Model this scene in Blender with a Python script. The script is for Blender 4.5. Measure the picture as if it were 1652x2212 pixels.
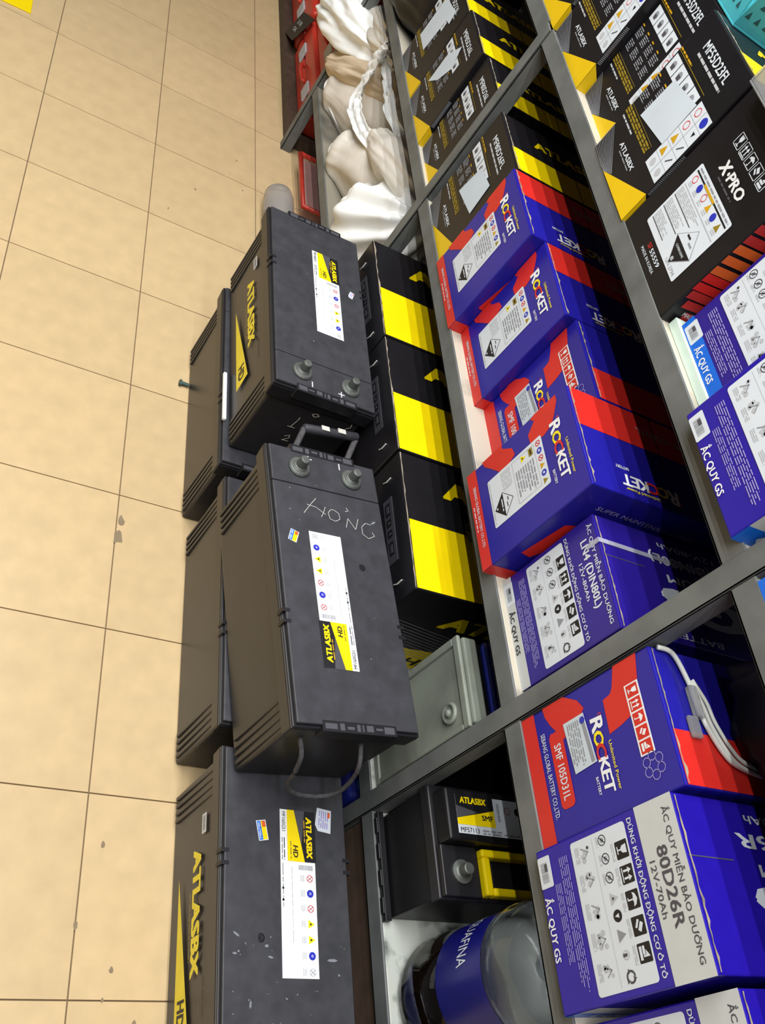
import bpy, bmesh, math, random
from mathutils import Vector, Matrix, noise

for o in list(bpy.data.objects):
    bpy.data.objects.remove(o)
SC = bpy.context.scene
COL = SC.collection
PI = math.pi

# ------------------------------------------------------------------ camera
R = [[0.08145538, 0.84352524, 0.53087681], [0.80736348, 0.2564751, -0.53139884], [-0.58440502, 0.47189584, -0.6601402]]
CAM = Vector((2.657039, -0.430632, 1.487072))
FPX = 2032.01
cam_d = bpy.data.cameras.new('camera')
cam = bpy.data.objects.new('camera', cam_d)
COL.objects.link(cam)
rt, dn, fw = Vector(R[0]), Vector(R[1]), Vector(R[2])
m = Matrix((rt, -dn, -fw)).transposed().to_4x4()
m.translation = CAM
cam.matrix_world = m
cam_d.sensor_fit = 'VERTICAL'
cam_d.sensor_height = 36.0
cam_d.lens = FPX / 2212 * 36.0
cam_d.clip_start = 0.02
SC.camera = cam

# ------------------------------------------------------------------ world, lamps, exposure
w = bpy.data.worlds.new('room_light')
SC.world = w
w.use_nodes = True
w.node_tree.nodes['Background'].inputs[0].default_value = (0.92, 0.96, 1.0, 1)
w.node_tree.nodes['Background'].inputs[1].default_value = 0.035
SC.view_settings.view_transform = 'Standard'
SC.view_settings.look = 'None'
SC.view_settings.exposure = 0.0
SC.view_settings.gamma = 1.0
SC.view_settings.use_curve_mapping = False


def tube_lamp(y, z, x, ln, power, col=(1, 0.985, 0.965)):
    ld = bpy.data.lights.new('ceiling_tube_light', 'AREA')
    ld.shape = 'RECTANGLE'
    ld.size = ln
    ld.size_y = 0.035
    ld.energy = power
    ld.color = col
    o = bpy.data.objects.new('ceiling_tube_light', ld)
    o.location = (x, y, z)
    COL.objects.link(o)
    return o


# four rows of fluorescent tubes over the aisle (their edges step the shade under each shelf)
for ty in (-0.11, -0.54, -0.93, -1.32):
    tube_lamp(ty, 2.9, 1.7, 3.6, 42)

# ------------------------------------------------------------------ materials
def lin(h):
    h = h.lstrip('#')
    c = [int(h[i:i + 2], 16) / 255 for i in (0, 2, 4)]
    return [(x / 12.92 if x <= 0.04045 else ((x + 0.055) / 1.055) ** 2.4) for x in c]


MATS = {}


def M(name, col=None, rough=0.5, metal=0.0, var=0.06, scale=40.0, bump=0.0, spec=0.5, trans=0.0, ior=1.45, col2=None,
      thr=(0.45, 0.6), alpha=1.0, rnd=0.0, coat=0.0):
    if name in MATS:
        return MATS[name]
    mt = bpy.data.materials.new(name)
    MATS[name] = mt
    mt.use_nodes = True
    nt = mt.node_tree
    b = nt.nodes['Principled BSDF']
    c = lin(col)
    b.inputs['Roughness'].default_value = rough
    b.inputs['Metallic'].default_value = metal
    b.inputs['Specular IOR Level'].default_value = spec
    b.inputs['IOR'].default_value = ior
    b.inputs['Transmission Weight'].default_value = trans
    b.inputs['Alpha'].default_value = alpha
    b.inputs['Coat Weight'].default_value = coat
    tc = nt.nodes.new('ShaderNodeTexCoord')
    nz = nt.nodes.new('ShaderNodeTexNoise')
    nz.inputs['Scale'].default_value = scale
    nz.inputs['Detail'].default_value = 6
    nt.links.new(tc.outputs['Object'], nz.inputs['Vector'])
    rp = nt.nodes.new('ShaderNodeValToRGB')
    if col2:
        a, d = c, lin(col2)
        rp.color_ramp.elements[0].position = thr[0]
        rp.color_ramp.elements[1].position = thr[1]
    else:
        a = [x * (1 - var) for x in c]
        d = [min(1, x * (1 + var)) for x in c]
        rp.color_ramp.elements[0].position = 0.3
        rp.color_ramp.elements[1].position = 0.7
    rp.color_ramp.elements[0].color = (*a, 1)
    rp.color_ramp.elements[1].color = (*d, 1)
    nt.links.new(nz.outputs['Fac'], rp.inputs['Fac'])
    out = rp.outputs['Color']
    if rnd:
        oi = nt.nodes.new('ShaderNodeObjectInfo')
        mr = nt.nodes.new('ShaderNodeMapRange')
        mr.inputs['To Min'].default_value = 1 - rnd
        mr.inputs['To Max'].default_value = 1 + rnd
        nt.links.new(oi.outputs['Random'], mr.inputs['Value'])
        mx = nt.nodes.new('ShaderNodeVectorMath')
        mx.operation = 'SCALE'
        nt.links.new(out, mx.inputs[0])
        nt.links.new(mr.outputs['Result'], mx.inputs['Scale'])
        out = mx.outputs['Vector']
    nt.links.new(out, b.inputs['Base Color'])
    if bump:
        bp = nt.nodes.new('ShaderNodeBump')
        bp.inputs['Strength'].default_value = bump
        bp.inputs['Distance'].default_value = 0.002
        nt.links.new(nz.outputs['Fac'], bp.inputs['Height'])
        nt.links.new(bp.outputs['Normal'], b.inputs['Normal'])
    return mt


M('tile', '#cdb48a', 0.3, var=0.06, scale=22, rnd=0.03, spec=0.4)
M('grout', '#77644c', 0.9)
M('wall', '#2c2d2f', 0.9)
M('steel', '#6f7372', 0.5, metal=0.1, col2='#565a5a', scale=14, thr=(0.4, 0.75))
M('board', '#bcb5a5', 0.7, col2='#7d7b70', scale=10, thr=(0.55, 0.72))
M('marble', '#b4b9b2', 0.5, col2='#39433f', scale=16, thr=(0.48, 0.62))
M('dustboard', '#8b8678', 0.8, col2='#55524a', scale=7, thr=(0.5, 0.7))
M('foam', '#cfe3d4', 0.8)
M('bat', '#29282a', 0.33, var=0.10, scale=60, bump=0.04, spec=0.4)
M('cbat', '#161619', 0.4, var=0.10, scale=60, spec=0.4)
M('lid', '#323338', 0.5, col2='#44454b', scale=40, thr=(0.35, 0.95), bump=0.1)
M('lidtrim', '#1c1c20', 0.4)
M('lead', '#6d716d', 0.5, metal=0.6, var=0.2)
M('rope', '#4e4d50', 0.9, var=0.3, scale=150)
M('chalk', '#cfcdc6', 0.9)
M('white', '#e9ecee', 0.45, var=0.015)
M('paper', '#c2cdd6', 0.75, var=0.04, scale=20)
M('lbl', '#d2dae2', 0.4, var=0.02)
M('ink', '#15151a', 0.5)
M('grey', '#8d9097', 0.6)
M('lgrey', '#b4b8bd', 0.6)
M('dgrey', '#4c4c52', 0.5)
M('yellow', '#f2d600', 0.42, var=0.03)
M('ochre', '#c79a16', 0.5)
M('gold', '#e3bd0e', 0.42, var=0.03)
M('tan', '#8f7a22', 0.5)
M('blackbox', '#17161a', 0.38, var=0.15, scale=25)
M('blackside', '#141317', 0.42, var=0.15, scale=25)
M('rblue', '#201c92', 0.3, var=0.05)
M('rred', '#cc2a24', 0.36, var=0.04)
M('gsblue', '#221498', 0.3, var=0.05)
M('gspurple', '#281a86', 0.28, var=0.06)
M('skyblue', '#0f66d4', 0.35)
M('silver', '#c3c7c6', 0.4, var=0.03)
M('lavender', '#9a92cf', 0.5)
M('logoy', '#f0dc20', 0.4)
M('logoo', '#ef7a1c', 0.4)
M('card', '#a39784', 0.85, col2='#6f6a62', scale=60, thr=(0.4, 0.7))
M('ired', '#cf3a44', 0.5)
M('iblue', '#2a35b0', 0.4)
M('orange', '#d8622a', 0.4)
M('dred', '#b52f2c', 0.4)
M('caseg', '#8a9186', 0.5, col2='#6e7168', scale=9, thr=(0.45, 0.75), metal=0.1)
M('caseb', '#1c2a86', 0.45, var=0.1)
M('sackw', '#f4f6f4', 0.75, var=0.03, scale=12)
M('sackg', '#e6e1d7', 0.85, col2='#bdb6a8', scale=7, thr=(0.45, 0.8))
M('sackb', '#cdbba0', 0.85, var=0.08, scale=12)
M('bagblack', '#0f0e12', 0.55, var=0.1)
M('navy', '#131b4d', 0.6)
M('redplastic', '#c23a2c', 0.35, var=0.08)
M('wood', '#4a3b30', 0.7, var=0.2, scale=30)
M('clear', '#f4f8fa', 0.03, trans=1.0, ior=1.33, var=0.0)
M('tape', '#c9ccdc', 0.15, alpha=0.45, var=0.01)
M('fleck', '#7d8188', 0.8)
M('milky', '#d5d6d8', 0.18, trans=0.75, ior=1.15, var=0.02)
M('pinkplastic', '#c79a94', 0.3, trans=0.3, ior=1.2)
M('aqua', '#10126e', 0.3, var=0.2, scale=10)
M('teal', '#49b3bf', 0.4)
M('tealdk', '#22525a', 0.6)
M('cable', '#d6d9d2', 0.45)
M('greenbolt', '#3d5a55', 0.5)
M('tilespec', '#8a795f', 0.8)

# ------------------------------------------------------------------ mesh helpers
class MB:
    def __init__(s):
        s.v, s.f, s.mi, s.mats = [], [], [], []

    def mid(s, m):
        if m not in s.mats:
            s.mats.append(m)
        return s.mats.index(m)

    def face(s, pts, m):
        b = len(s.v)
        s.v.extend([tuple(p) for p in pts])
        s.f.append(tuple(range(b, b + len(pts))))
        s.mi.append(s.mid(m))
        return s

    def raw(s, vs, fs, m):
        b = len(s.v)
        s.v.extend([tuple(p) for p in vs])
        k = s.mid(m)
        for q in fs:
            s.f.append(tuple(b + i for i in q))
            s.mi.append(k)
        return s

    def box(s, x0, y0, z0, x1, y1, z1, m, tx=0.0, ty=0.0):
        vs = [(x0 + tx, y0 + ty, z0), (x1 - tx, y0 + ty, z0), (x1 - tx, y1 - ty, z0), (x0 + tx, y1 - ty, z0),
              (x0, y0, z1), (x1, y0, z1), (x1, y1, z1), (x0, y1, z1)]
        return s.raw(vs, [(0, 3, 2, 1), (4, 5, 6, 7), (0, 1, 5, 4), (1, 2, 6, 5), (2, 3, 7, 6), (3, 0, 4, 7)], m)

    def lathe(s, prof, m, c=(0, 0, 0), seg=24, ax='z'):
        vs, fs = [], []
        n = len(prof)
        for r, z in prof:
            for i in range(seg):
                a = 2 * PI * i / seg
                p = (r * math.cos(a), r * math.sin(a), z)
                if ax == 'x':
                    p = (z, r * math.cos(a), r * math.sin(a))
                elif ax == 'y':
                    p = (r * math.sin(a), z, r * math.cos(a))
                vs.append((p[0] + c[0], p[1] + c[1], p[2] + c[2]))
        for j in range(n - 1):
            for i in range(seg):
                k = (i + 1) % seg
                fs.append((j * seg + i, j * seg + k, (j + 1) * seg + k, (j + 1) * seg + i))
        fs.append(tuple(reversed(range(seg))))
        fs.append(tuple(range((n - 1) * seg, n * seg)))
        return s.raw(vs, fs, m)

    def tube(s, pts, r, m, seg=8, flat=1.0):
        pts = [Vector(p) for p in pts]
        vs, fs = [], []
        up = Vector((0.13, 0.2, 1)).normalized()
        for i, p in enumerate(pts):
            d = (pts[min(i + 1, len(pts) - 1)] - pts[max(i - 1, 0)]).normalized()
            a = d.cross(up)
            if a.length < 1e-4:
                a = d.cross(Vector((1, 0, 0)))
            a.normalize()
            b = d.cross(a).normalized()
            for k in range(seg):
                t = 2 * PI * k / seg
                vs.append(p + a * (r * math.cos(t)) + b * (r * flat * math.sin(t)))
        for i in range(len(pts) - 1):
            for k in range(seg):
                q = (k + 1) % seg
                fs.append((i * seg + k, i * seg + q, (i + 1) * seg + q, (i + 1) * seg + k))
        fs.append(tuple(reversed(range(seg))))
        fs.append(tuple(range((len(pts) - 1) * seg, len(pts) * seg)))
        return s.raw(vs, fs, m)

    def build(s, name, parent=None, bevel=0.0, smooth=False, seg=2, label=None, sub=0):
        me = bpy.data.meshes.new(name)
        me.from_pydata([tuple(p) for p in s.v], [], s.f)
        for k in s.mats:
            me.materials.append(MATS[k])
        me.polygons.foreach_set('material_index', s.mi)
        if smooth:
            me.polygons.foreach_set('use_smooth', [True] * len(me.polygons))
        me.update()
        o = bpy.data.objects.new(name, me)
        COL.objects.link(o)
        if parent:
            o.parent = parent
        if bevel:
            b = o.modifiers.new('bevel', 'BEVEL')
            b.width = bevel
            b.segments = seg
            b.limit_method = 'ANGLE'
            b.angle_limit = 0.6
        if sub:
            q = o.modifiers.new('sub', 'SUBSURF')
            q.levels = sub
            q.render_levels = sub
        if label:
            o['label'] = label
        return o


def tag(o, label, cat, group=None):
    o['label'] = label
    o['category'] = cat
    if group:
        o['group'] = group
    return o


def thing(name, label, cat, loc=(0, 0, 0), rz=0.0, group=None):
    o = bpy.data.objects.new(name, None)
    o.empty_display_size = 0.05
    COL.objects.link(o)
    o.location = loc
    o.rotation_euler = (0, 0, rz)
    return tag(o, label, cat, group)


def struct(o):
    o['kind'] = 'structure'
    return o


def rmap(r, a, b):
    return a + (b - a) * r


def smooth_pts(P, n=6):
    out = []
    P = [Vector(q) for q in P]
    for i in range(len(P) - 1):
        a, b = P[i], P[i + 1]
        c, d = P[max(i - 1, 0)], P[min(i + 2, len(P) - 1)]
        for k in range(n):
            u = k / n
            out.append(0.5 * ((2 * a) + (b - c) * u + (2 * c - 5 * a + 4 * b - d) * u * u + (3 * a - c - 3 * b + d) * u ** 3))
    out.append(P[-1])
    return out



GL = {}
COMPOSED = {'Đ': ('D', 'bar'), 'Ơ': ('O', 'horn'), 'Ư': ('U', 'horn'), 'Ỡ': ('Õ', 'horn'), 'Ở': ('Ỏ', 'horn')}


def raw_glyph(txt, shear=0.0):
    key = (txt, shear)
    if key in GL:
        return GL[key]
    cu = bpy.data.curves.new('t', 'FONT')
    cu.body = txt
    cu.resolution_u = 2
    cu.shear = shear
    cu.fill_mode = 'FRONT'
    ob = bpy.data.objects.new('t', cu)
    COL.objects.link(ob)
    dg = bpy.context.evaluated_depsgraph_get()
    me = bpy.data.meshes.new_from_object(ob.evaluated_get(dg))
    vs = [(v.co.x, v.co.y) for v in me.vertices]
    fs = [tuple(p.vertices) for p in me.polygons]
    bpy.data.objects.remove(ob)
    bpy.data.curves.remove(cu)
    bpy.data.meshes.remove(me)
    GL[key] = (vs, fs)
    return GL[key]


def right_edge(txt):
    return max(x for x, _ in raw_glyph(txt)[0])


def glyphs(txt, shear=0.0):
    """letter by letter layout; Vietnamese letters with a bar or horn are composed"""
    key = ('whole', txt, shear)
    if key in GL:
        return GL[key]
    V, F = [], []
    x = 0.0
    hh = right_edge('HH')
    for ch in txt:
        basech, extra = COMPOSED.get(ch, (ch, None))
        adv = right_edge('H' + basech + 'H') - hh
        if basech != ' ':
            vs, fs = raw_glyph(basech, shear)
            k = len(V)
            V += [(a + x, b) for a, b in vs]
            F += [tuple(k + q for q in f) for f in fs]
            x0, x1 = min(a for a, _ in vs), max(a for a, _ in vs)
            capy = max(b for _, b in raw_glyph('H')[0])
            k = len(V)
            if extra == 'bar':
                V += [(x + x0 - .08, capy * .45), (x + x0 + .22, capy * .45), (x + x0 + .22, capy * .56), (x + x0 - .08, capy * .56)]
                F.append((k, k + 1, k + 2, k + 3))
            elif extra == 'horn':
                V += [(x + x1 - .06, capy * .84), (x + x1 + .05, capy * .92), (x + x1 + .07, capy * 1.12), (x + x1 - .02, capy * 1.12), (x + x1 - .02, capy * 1.0)]
                F.append((k, k + 1, k + 2, k + 3, k + 4))
        x += adv
    GL[key] = (V, F)
    return GL[key]


def capheight():
    vs, _ = glyphs('H')
    return max(y for _, y in vs) if vs else 0.7


class Pr:
    """flat print on one face: a,b are fractions of the face, k the ink layer"""

    def __init__(s, mb, O, u, v, w, h):
        s.mb, s.O, s.u, s.v, s.w, s.h = mb, Vector(O), Vector(u), Vector(v), w, h
        s.n = s.u.cross(s.v)

    def P(s, a, b, k=0):
        return s.O + s.u * (a * s.w) + s.v * (b * s.h) + s.n * (0.0004 + 0.0002 * k)

    def poly(s, pts, m, k=0):
        ar = sum(pts[i][0] * pts[(i + 1) % len(pts)][1] - pts[(i + 1) % len(pts)][0] * pts[i][1] for i in range(len(pts)))
        if ar < 0:
            pts = pts[::-1]
        s.mb.face([s.P(a, b, k) for a, b in pts], m)

    def rect(s, a0, b0, a1, b1, m, k=0):
        s.poly([(a0, b0), (a1, b0), (a1, b1), (a0, b1)], m, k)

    def frame(s, a0, b0, a1, b1, t, m, k=0):
        ta, tb = t / s.w, t / s.h
        s.rect(a0, b0, a1, b0 + tb, m, k)
        s.rect(a0, b1 - tb, a1, b1, m, k)
        s.rect(a0, b0, a0 + ta, b1, m, k)
        s.rect(a1 - ta, b0, a1, b1, m, k)

    def rrect(s, a0, b0, a1, b1, r, m, k=0):
        ra, rb = r / s.w, r / s.h
        pts = []
        for (ca, cb, t0) in ((a1 - ra, b1 - rb, 0), (a0 + ra, b1 - rb, 90), (a0 + ra, b0 + rb, 180), (a1 - ra, b0 + rb, 270)):
            for j in range(4):
                t = math.radians(t0 + 30 * j)
                pts.append((ca + ra * math.cos(t), cb + rb * math.sin(t)))
        s.poly(pts, m, k)

    def disc(s, a, b, r, m, k=0, seg=14):
        s.poly([(a + r / s.w * math.cos(2 * PI * i / seg), b + r / s.h * math.sin(2 * PI * i / seg)) for i in range(seg)], m, k)

    def ring(s, a, b, r, t, m, k=0, seg=16, a0=0, a1=360):
        for i in range(seg):
            t0, t1 = math.radians(a0 + (a1 - a0) * i / seg), math.radians(a0 + (a1 - a0) * (i + 1) / seg)
            q = [(a + rr / s.w * math.cos(tt), b + rr / s.h * math.sin(tt)) for rr, tt in
                 ((r - t, t0), (r, t0), (r, t1), (r - t, t1))]
            s.poly(q, m, k)

    def tri(s, a, b, r, m, k=0):
        s.poly([(a - r / s.w, b - 0.8 * r / s.h), (a + r / s.w, b - 0.8 * r / s.h), (a, b + r / s.h)], m, k)

    def line(s, pts, t, m, k=0):
        """thin stroke through (a,b) points, t metres wide"""
        for (a0, b0), (a1, b1) in zip(pts[:-1], pts[1:]):
            p, q = Vector((a0 * s.w, b0 * s.h)), Vector((a1 * s.w, b1 * s.h))
            d = (q - p)
            if d.length < 1e-6:
                continue
            d.normalize()
            n = Vector((-d.y, d.x)) * t / 2
            p, q = p - d * t * 0.3, q + d * t * 0.3
            s.poly([((p - n).x / s.w, (p - n).y / s.h), ((q - n).x / s.w, (q - n).y / s.h),
                    ((q + n).x / s.w, (q + n).y / s.h), ((p + n).x / s.w, (p + n).y / s.h)], m, k)

    def text(s, t, a0, b0, a1, cap, m, k=1, bold=0.012, shear=0.0, slope=0.0):
        """text from a0 to a1 with its baseline at b0 and capitals cap high (all fractions)"""
        vs, fs = glyphs(t, shear)
        if not vs:
            return
        x0, x1 = min(p[0] for p in vs), max(p[0] for p in vs)
        sx = (a1 - a0) / (x1 - x0)
        sy = cap / CAPH
        st = ((0, 0),) if bold < .004 else ((-bold, -bold * .6), (bold, bold * .6), (bold, -bold * .6), (-bold, bold * .6))
        for j, (ex, ey) in enumerate(st):
            s.mb.raw([s.P(a0 + (x + ex - x0) * sx, b0 + (y + ey) * sy + slope * (x - x0) * sx, k + .12 * j) for x, y in vs], fs, m)

    def words(s, a0, b0, a1, b1, rows, m, k=1, seed=1, fill=0.62, ragged=0.0):
        rg = random.Random(seed)
        dh = (b1 - b0) / rows
        for r in range(rows):
            y = b1 - (r + 1) * dh
            a = a0
            end = a1 - ragged * rg.random() * (a1 - a0)
            while a < end:
                wd = (0.006 + 0.012 * rg.random()) / s.w
                s.rect(a, y, min(a + wd, end), y + dh * fill, m, k)
                a += wd + 0.0022 / s.w

    def bars(s, a0, b0, a1, b1, m, k=1, seed=2, along='u'):
        rg = random.Random(seed)
        t = 0.0
        while t < 1:
            d = 0.015 + 0.03 * rg.random()
            e = min(1, t + d)
            if along == 'u':
                s.rect(rmap(t, a0, a1), b0, rmap(e, a0, a1), b1, m, k)
            else:
                s.rect(a0, rmap(t, b0, b1), a1, rmap(e, b0, b1), m, k)
            t += d + 0.012 + 0.03 * rg.random()


CAPH = capheight()


def icon(p, kind, a0, b0, a1, b1, fg, k=2):
    """handling pictograms drawn in a cell"""
    A = lambda x: a0 + (a1 - a0) * x
    B = lambda y: b0 + (b1 - b0) * y
    Q = lambda pts: p.poly([(A(x), B(y)) for x, y in pts], fg, k)
    if kind == 'glass':
        Q([(0.25, 0.9), (0.75, 0.9), (0.7, 0.55), (0.58, 0.42), (0.42, 0.42), (0.3, 0.55)])
        Q([(0.46, 0.42), (0.54, 0.42), (0.54, 0.18), (0.46, 0.18)])
        Q([(0.28, 0.18), (0.72, 0.18), (0.72, 0.1), (0.28, 0.1)])
    elif kind == 'up':
        for x in (0.3, 0.7):
            Q([(x - 0.06, 0.22), (x + 0.06, 0.22), (x + 0.06, 0.6), (x - 0.06, 0.6)])
            Q([(x - 0.18, 0.6), (x + 0.18, 0.6), (x, 0.88)])
        Q([(0.1, 0.16), (0.9, 0.16), (0.9, 0.08), (0.1, 0.08)])
    elif kind == 'umbrella':
        Q([(0.12, 0.5), (0.2, 0.72), (0.5, 0.88), (0.8, 0.72), (0.88, 0.5), (0.7, 0.56), (0.5, 0.5), (0.3, 0.56)])
        Q([(0.46, 0.5), (0.54, 0.5), (0.54, 0.16), (0.46, 0.16)])
        Q([(0.36, 0.16), (0.54, 0.16), (0.54, 0.08), (0.36, 0.08)])
    elif kind == 'hook':
        Q([(0.15, 0.45), (0.55, 0.2), (0.62, 0.34), (0.22, 0.6)])
        Q([(0.3, 0.66), (0.72, 0.4), (0.85, 0.62), (0.42, 0.88)])
    elif kind == 'stack':
        Q([(0.15, 0.1), (0.85, 0.1), (0.85, 0.3), (0.15, 0.3)])
        Q([(0.15, 0.36), (0.6, 0.36), (0.6, 0.55), (0.15, 0.55)])
        Q([(0.62, 0.38), (0.72, 0.38), (0.72, 0.9), (0.35, 0.6), (0.62, 0.6)])


ICONS = ['glass', 'up', 'umbrella', 'hook', 'stack']


def recycle(p, a, b, r, m, k=1):
    for j in range(3):
        p.ring(a, b, r, r * 0.35, m, k, seg=4, a0=90 + 120 * j, a1=90 + 120 * j + 85)
        t = math.radians(90 + 120 * j + 100)
        p.tri(a + r * 0.82 / p.w * math.cos(t), b + r * 0.82 / p.h * math.sin(t), r * 0.38, m, k)


# ------------------------------------------------------------------ setting: floor, wall
TS = 0.3
fl = MB().box(-2.7, -1.8, -0.05, 3.9, 1.5, -0.0035, 'grout').build('floor')
struct(fl)
tile_me = None
for ix in range(-8, 13):
    for iy in range(-6, 5):
        if tile_me is None:
            t = MB().box(0.0012, 0.0012, -0.0035, TS - 0.0012, TS - 0.0012, 0.0, 'tile', ).build('tile', fl, bevel=0.0008, seg=1)
            tile_me = t.data
        else:
            t = bpy.data.objects.new('tile', tile_me)
            COL.objects.link(t)
            t.parent = fl
        t.location = (ix * TS, iy * TS, 0)
# stains worn into the tiles
rg = random.Random(5)
mb = MB()
for (x, y, r) in ((1.56, 0.008, 0.012), (1.60, 0.006, 0.018), (2.18, 0.03, 0.006), (2.36, 0.06, 0.006), (2.40, 0.05, 0.004),
                  (2.3, 0.0, 0.007), (2.43, 0.1, 0.006), (0.42, 0.12, 0.005), (0.55, 0.05, 0.004), (0.2, 0.24, 0.004), (0.33, 0.26, 0.004)):
    mb.face([(x + r * (0.6 + 0.6 * rg.random()) * math.cos(2 * PI * i / 8), y + 0.6 * r * (0.6 + 0.6 * rg.random()) * math.sin(2 * PI * i / 8), 0.0004) for i in range(8)], 'tilespec')
mb.build('stain', fl)
struct(MB().box(-2.7, 0.985, 0, 3.9, 1.05, 3.0, 'wall').build('wall_back'))

# ------------------------------------------------------------------ rack
RY = 0.385           # front plane of the rack
RB = 0.93            # its back
S1, S2, S3 = 0.232, 0.607, 1.003
rack = thing('storage_rack', 'grey painted steel rack of three shelves holding the battery cartons', 'rack', (1.0, RY, 0))
ox, oy = 1.0, RY


def rbox(name, x0, y0, z0, x1, y1, z1, mat, bev=0.002):
    return MB().box(x0 - ox, y0 - oy, z0, x1 - ox, y1 - oy, z1, mat).build(name, rack, bevel=bev)


for (px, top) in ((0.0, 1.0), (0.994, 1.0), (2.131, 1.75), (3.25, 1.75)):
    # angle iron posts: front flange and side flange
    for yy, sgn in ((RY, 1), (RB - 0.032, -1)):
        p = MB()
        fy0, fy1 = (yy, yy + 0.004) if sgn > 0 else (yy + 0.028, yy + 0.032)
        p.box(px - ox, fy0 - oy, 0, px + 0.032 - ox, fy1 - oy, top, 'steel')
        p.box(px + 0.028 - ox, yy - oy, 0, px + 0.032 - ox, yy + 0.032 - oy, top, 'steel')
        p.build('post', rack, bevel=0.001)
for lvl in (S1, S2, S3):
    for (a, b) in ((-1.2, 0.0), (0.032, 0.994), (1.026, 2.131), (2.163, 3.25)):
        if a < -1 and lvl == S1:
            continue
        for yy in (RY + 0.001, RB - 0.008):
            q = MB()
            q.box(a - ox, yy - oy, lvl - 0.033, b - ox, yy + 0.004 - oy, lvl + 0.002, 'steel')
            q.box(a - ox, min(yy, yy) - oy, lvl - 0.033, b - ox, yy + 0.006 - oy, lvl - 0.029, 'steel')
            q.build('beam', rack, bevel=0.001)
        bd = MB().box(a - ox, RY + 0.006 - oy, lvl - 0.014, b - ox, RB - 0.009 - oy, lvl, ('marble' if a > 1 else 'dustboard') if lvl == S1 else 'board')
        bd.mi[0] = bd.mid('wood')  # underside coloured dark to cut bounced light inside the shelves
        bd.build('shelf_board', rack, bevel=.002)
# ------------------------------------------------------------------ cartons
CR = random.Random(11)


def worn(parent, w, D, H, seed, y=0.004, amp=0.0025):
    """scuffed cardboard showing along the front top fold"""
    rg = random.Random(seed)
    mb = MB()
    n = 26
    prev = None
    for i in range(n + 1):
        x = -w / 2 + 0.003 + (w - 0.006) * i / n
        a = y + amp * rg.random() * 0.4
        b = a + 0.0012 + amp * rg.random() * (1.4 if rg.random() < 0.3 else 0.6)
        if prev:
            mb.face([(prev[0], -D / 2 + prev[1], H + 0.0007), (x, -D / 2 + a, H + 0.0007), (x, -D / 2 + b, H + 0.0007), (prev[0], -D / 2 + prev[2], H + 0.0007)], 'card')
        prev = (x, a, b)
    return mb.build('worn_fold', parent)


def carton(name, label, X0, X1, Y0, Z0, H, D, base, front, top=None, side=None, group=None, rz=0.0, seed=1, seam=True, topmat=None, cat='box'):
    w = X1 - X0
    t = thing(name, label, cat, ((X0 + X1) / 2, Y0 + D / 2, Z0), rz, group)
    MB().box(-w / 2, -D / 2, 0, w / 2, D / 2, H, base).build('carton_body', t, bevel=0.0022)
    mb = MB()
    front(Pr(mb, (-w / 2, -D / 2, 0), (1, 0, 0), (0, 0, 1), w, H))
    mb.build('front_print', t)
    if top:
        mb = MB()
        # top print frame: fractions run from front to back (a) and left to right (b)
        top(mb, w, D, H)
        mb.build('top_print', t)
    if side:
        mb = MB()
        side(Pr(mb, (w / 2, -D / 2, 0), (0, 1, 0), (0, 0, 1), D, H))
        mb.build('side_print', t)
    if seam:
        worn(t, w, D, H, seed)
        MB().box(-w / 2 + 0.002, D * 0.02 - 0.001, H + 0.0002, w / 2 - 0.002, D * 0.02 + 0.001, H + 0.0006, 'ink').build('flap_seam', t)
    return t


def rocket_logo(p, a0, b, a1, cap, slope=0.0, k=2):
    L = a1 - a0
    for ch, s, e, m, sc in (('R', 0, .185, 'white', 1.32), ('O', .185, .39, 'logoy', 1.02), ('C', .355, .55, 'rred', 1.02), ('K', .54, .71, 'white', 1.05), ('E', .71, .84, 'white', 1.05), ('T', .84, 1, 'white', 1.1)):
        p.text(ch, a0 + L * s, b + slope * L * s, a0 + L * e, cap * sc, m, k + (1 if ch == 'C' else 0), 0.03, 0.06)
    p.ring(a0 - 0.005, b + cap * 1.15, 0.0028, 0.0012, 'ired', k)


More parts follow.
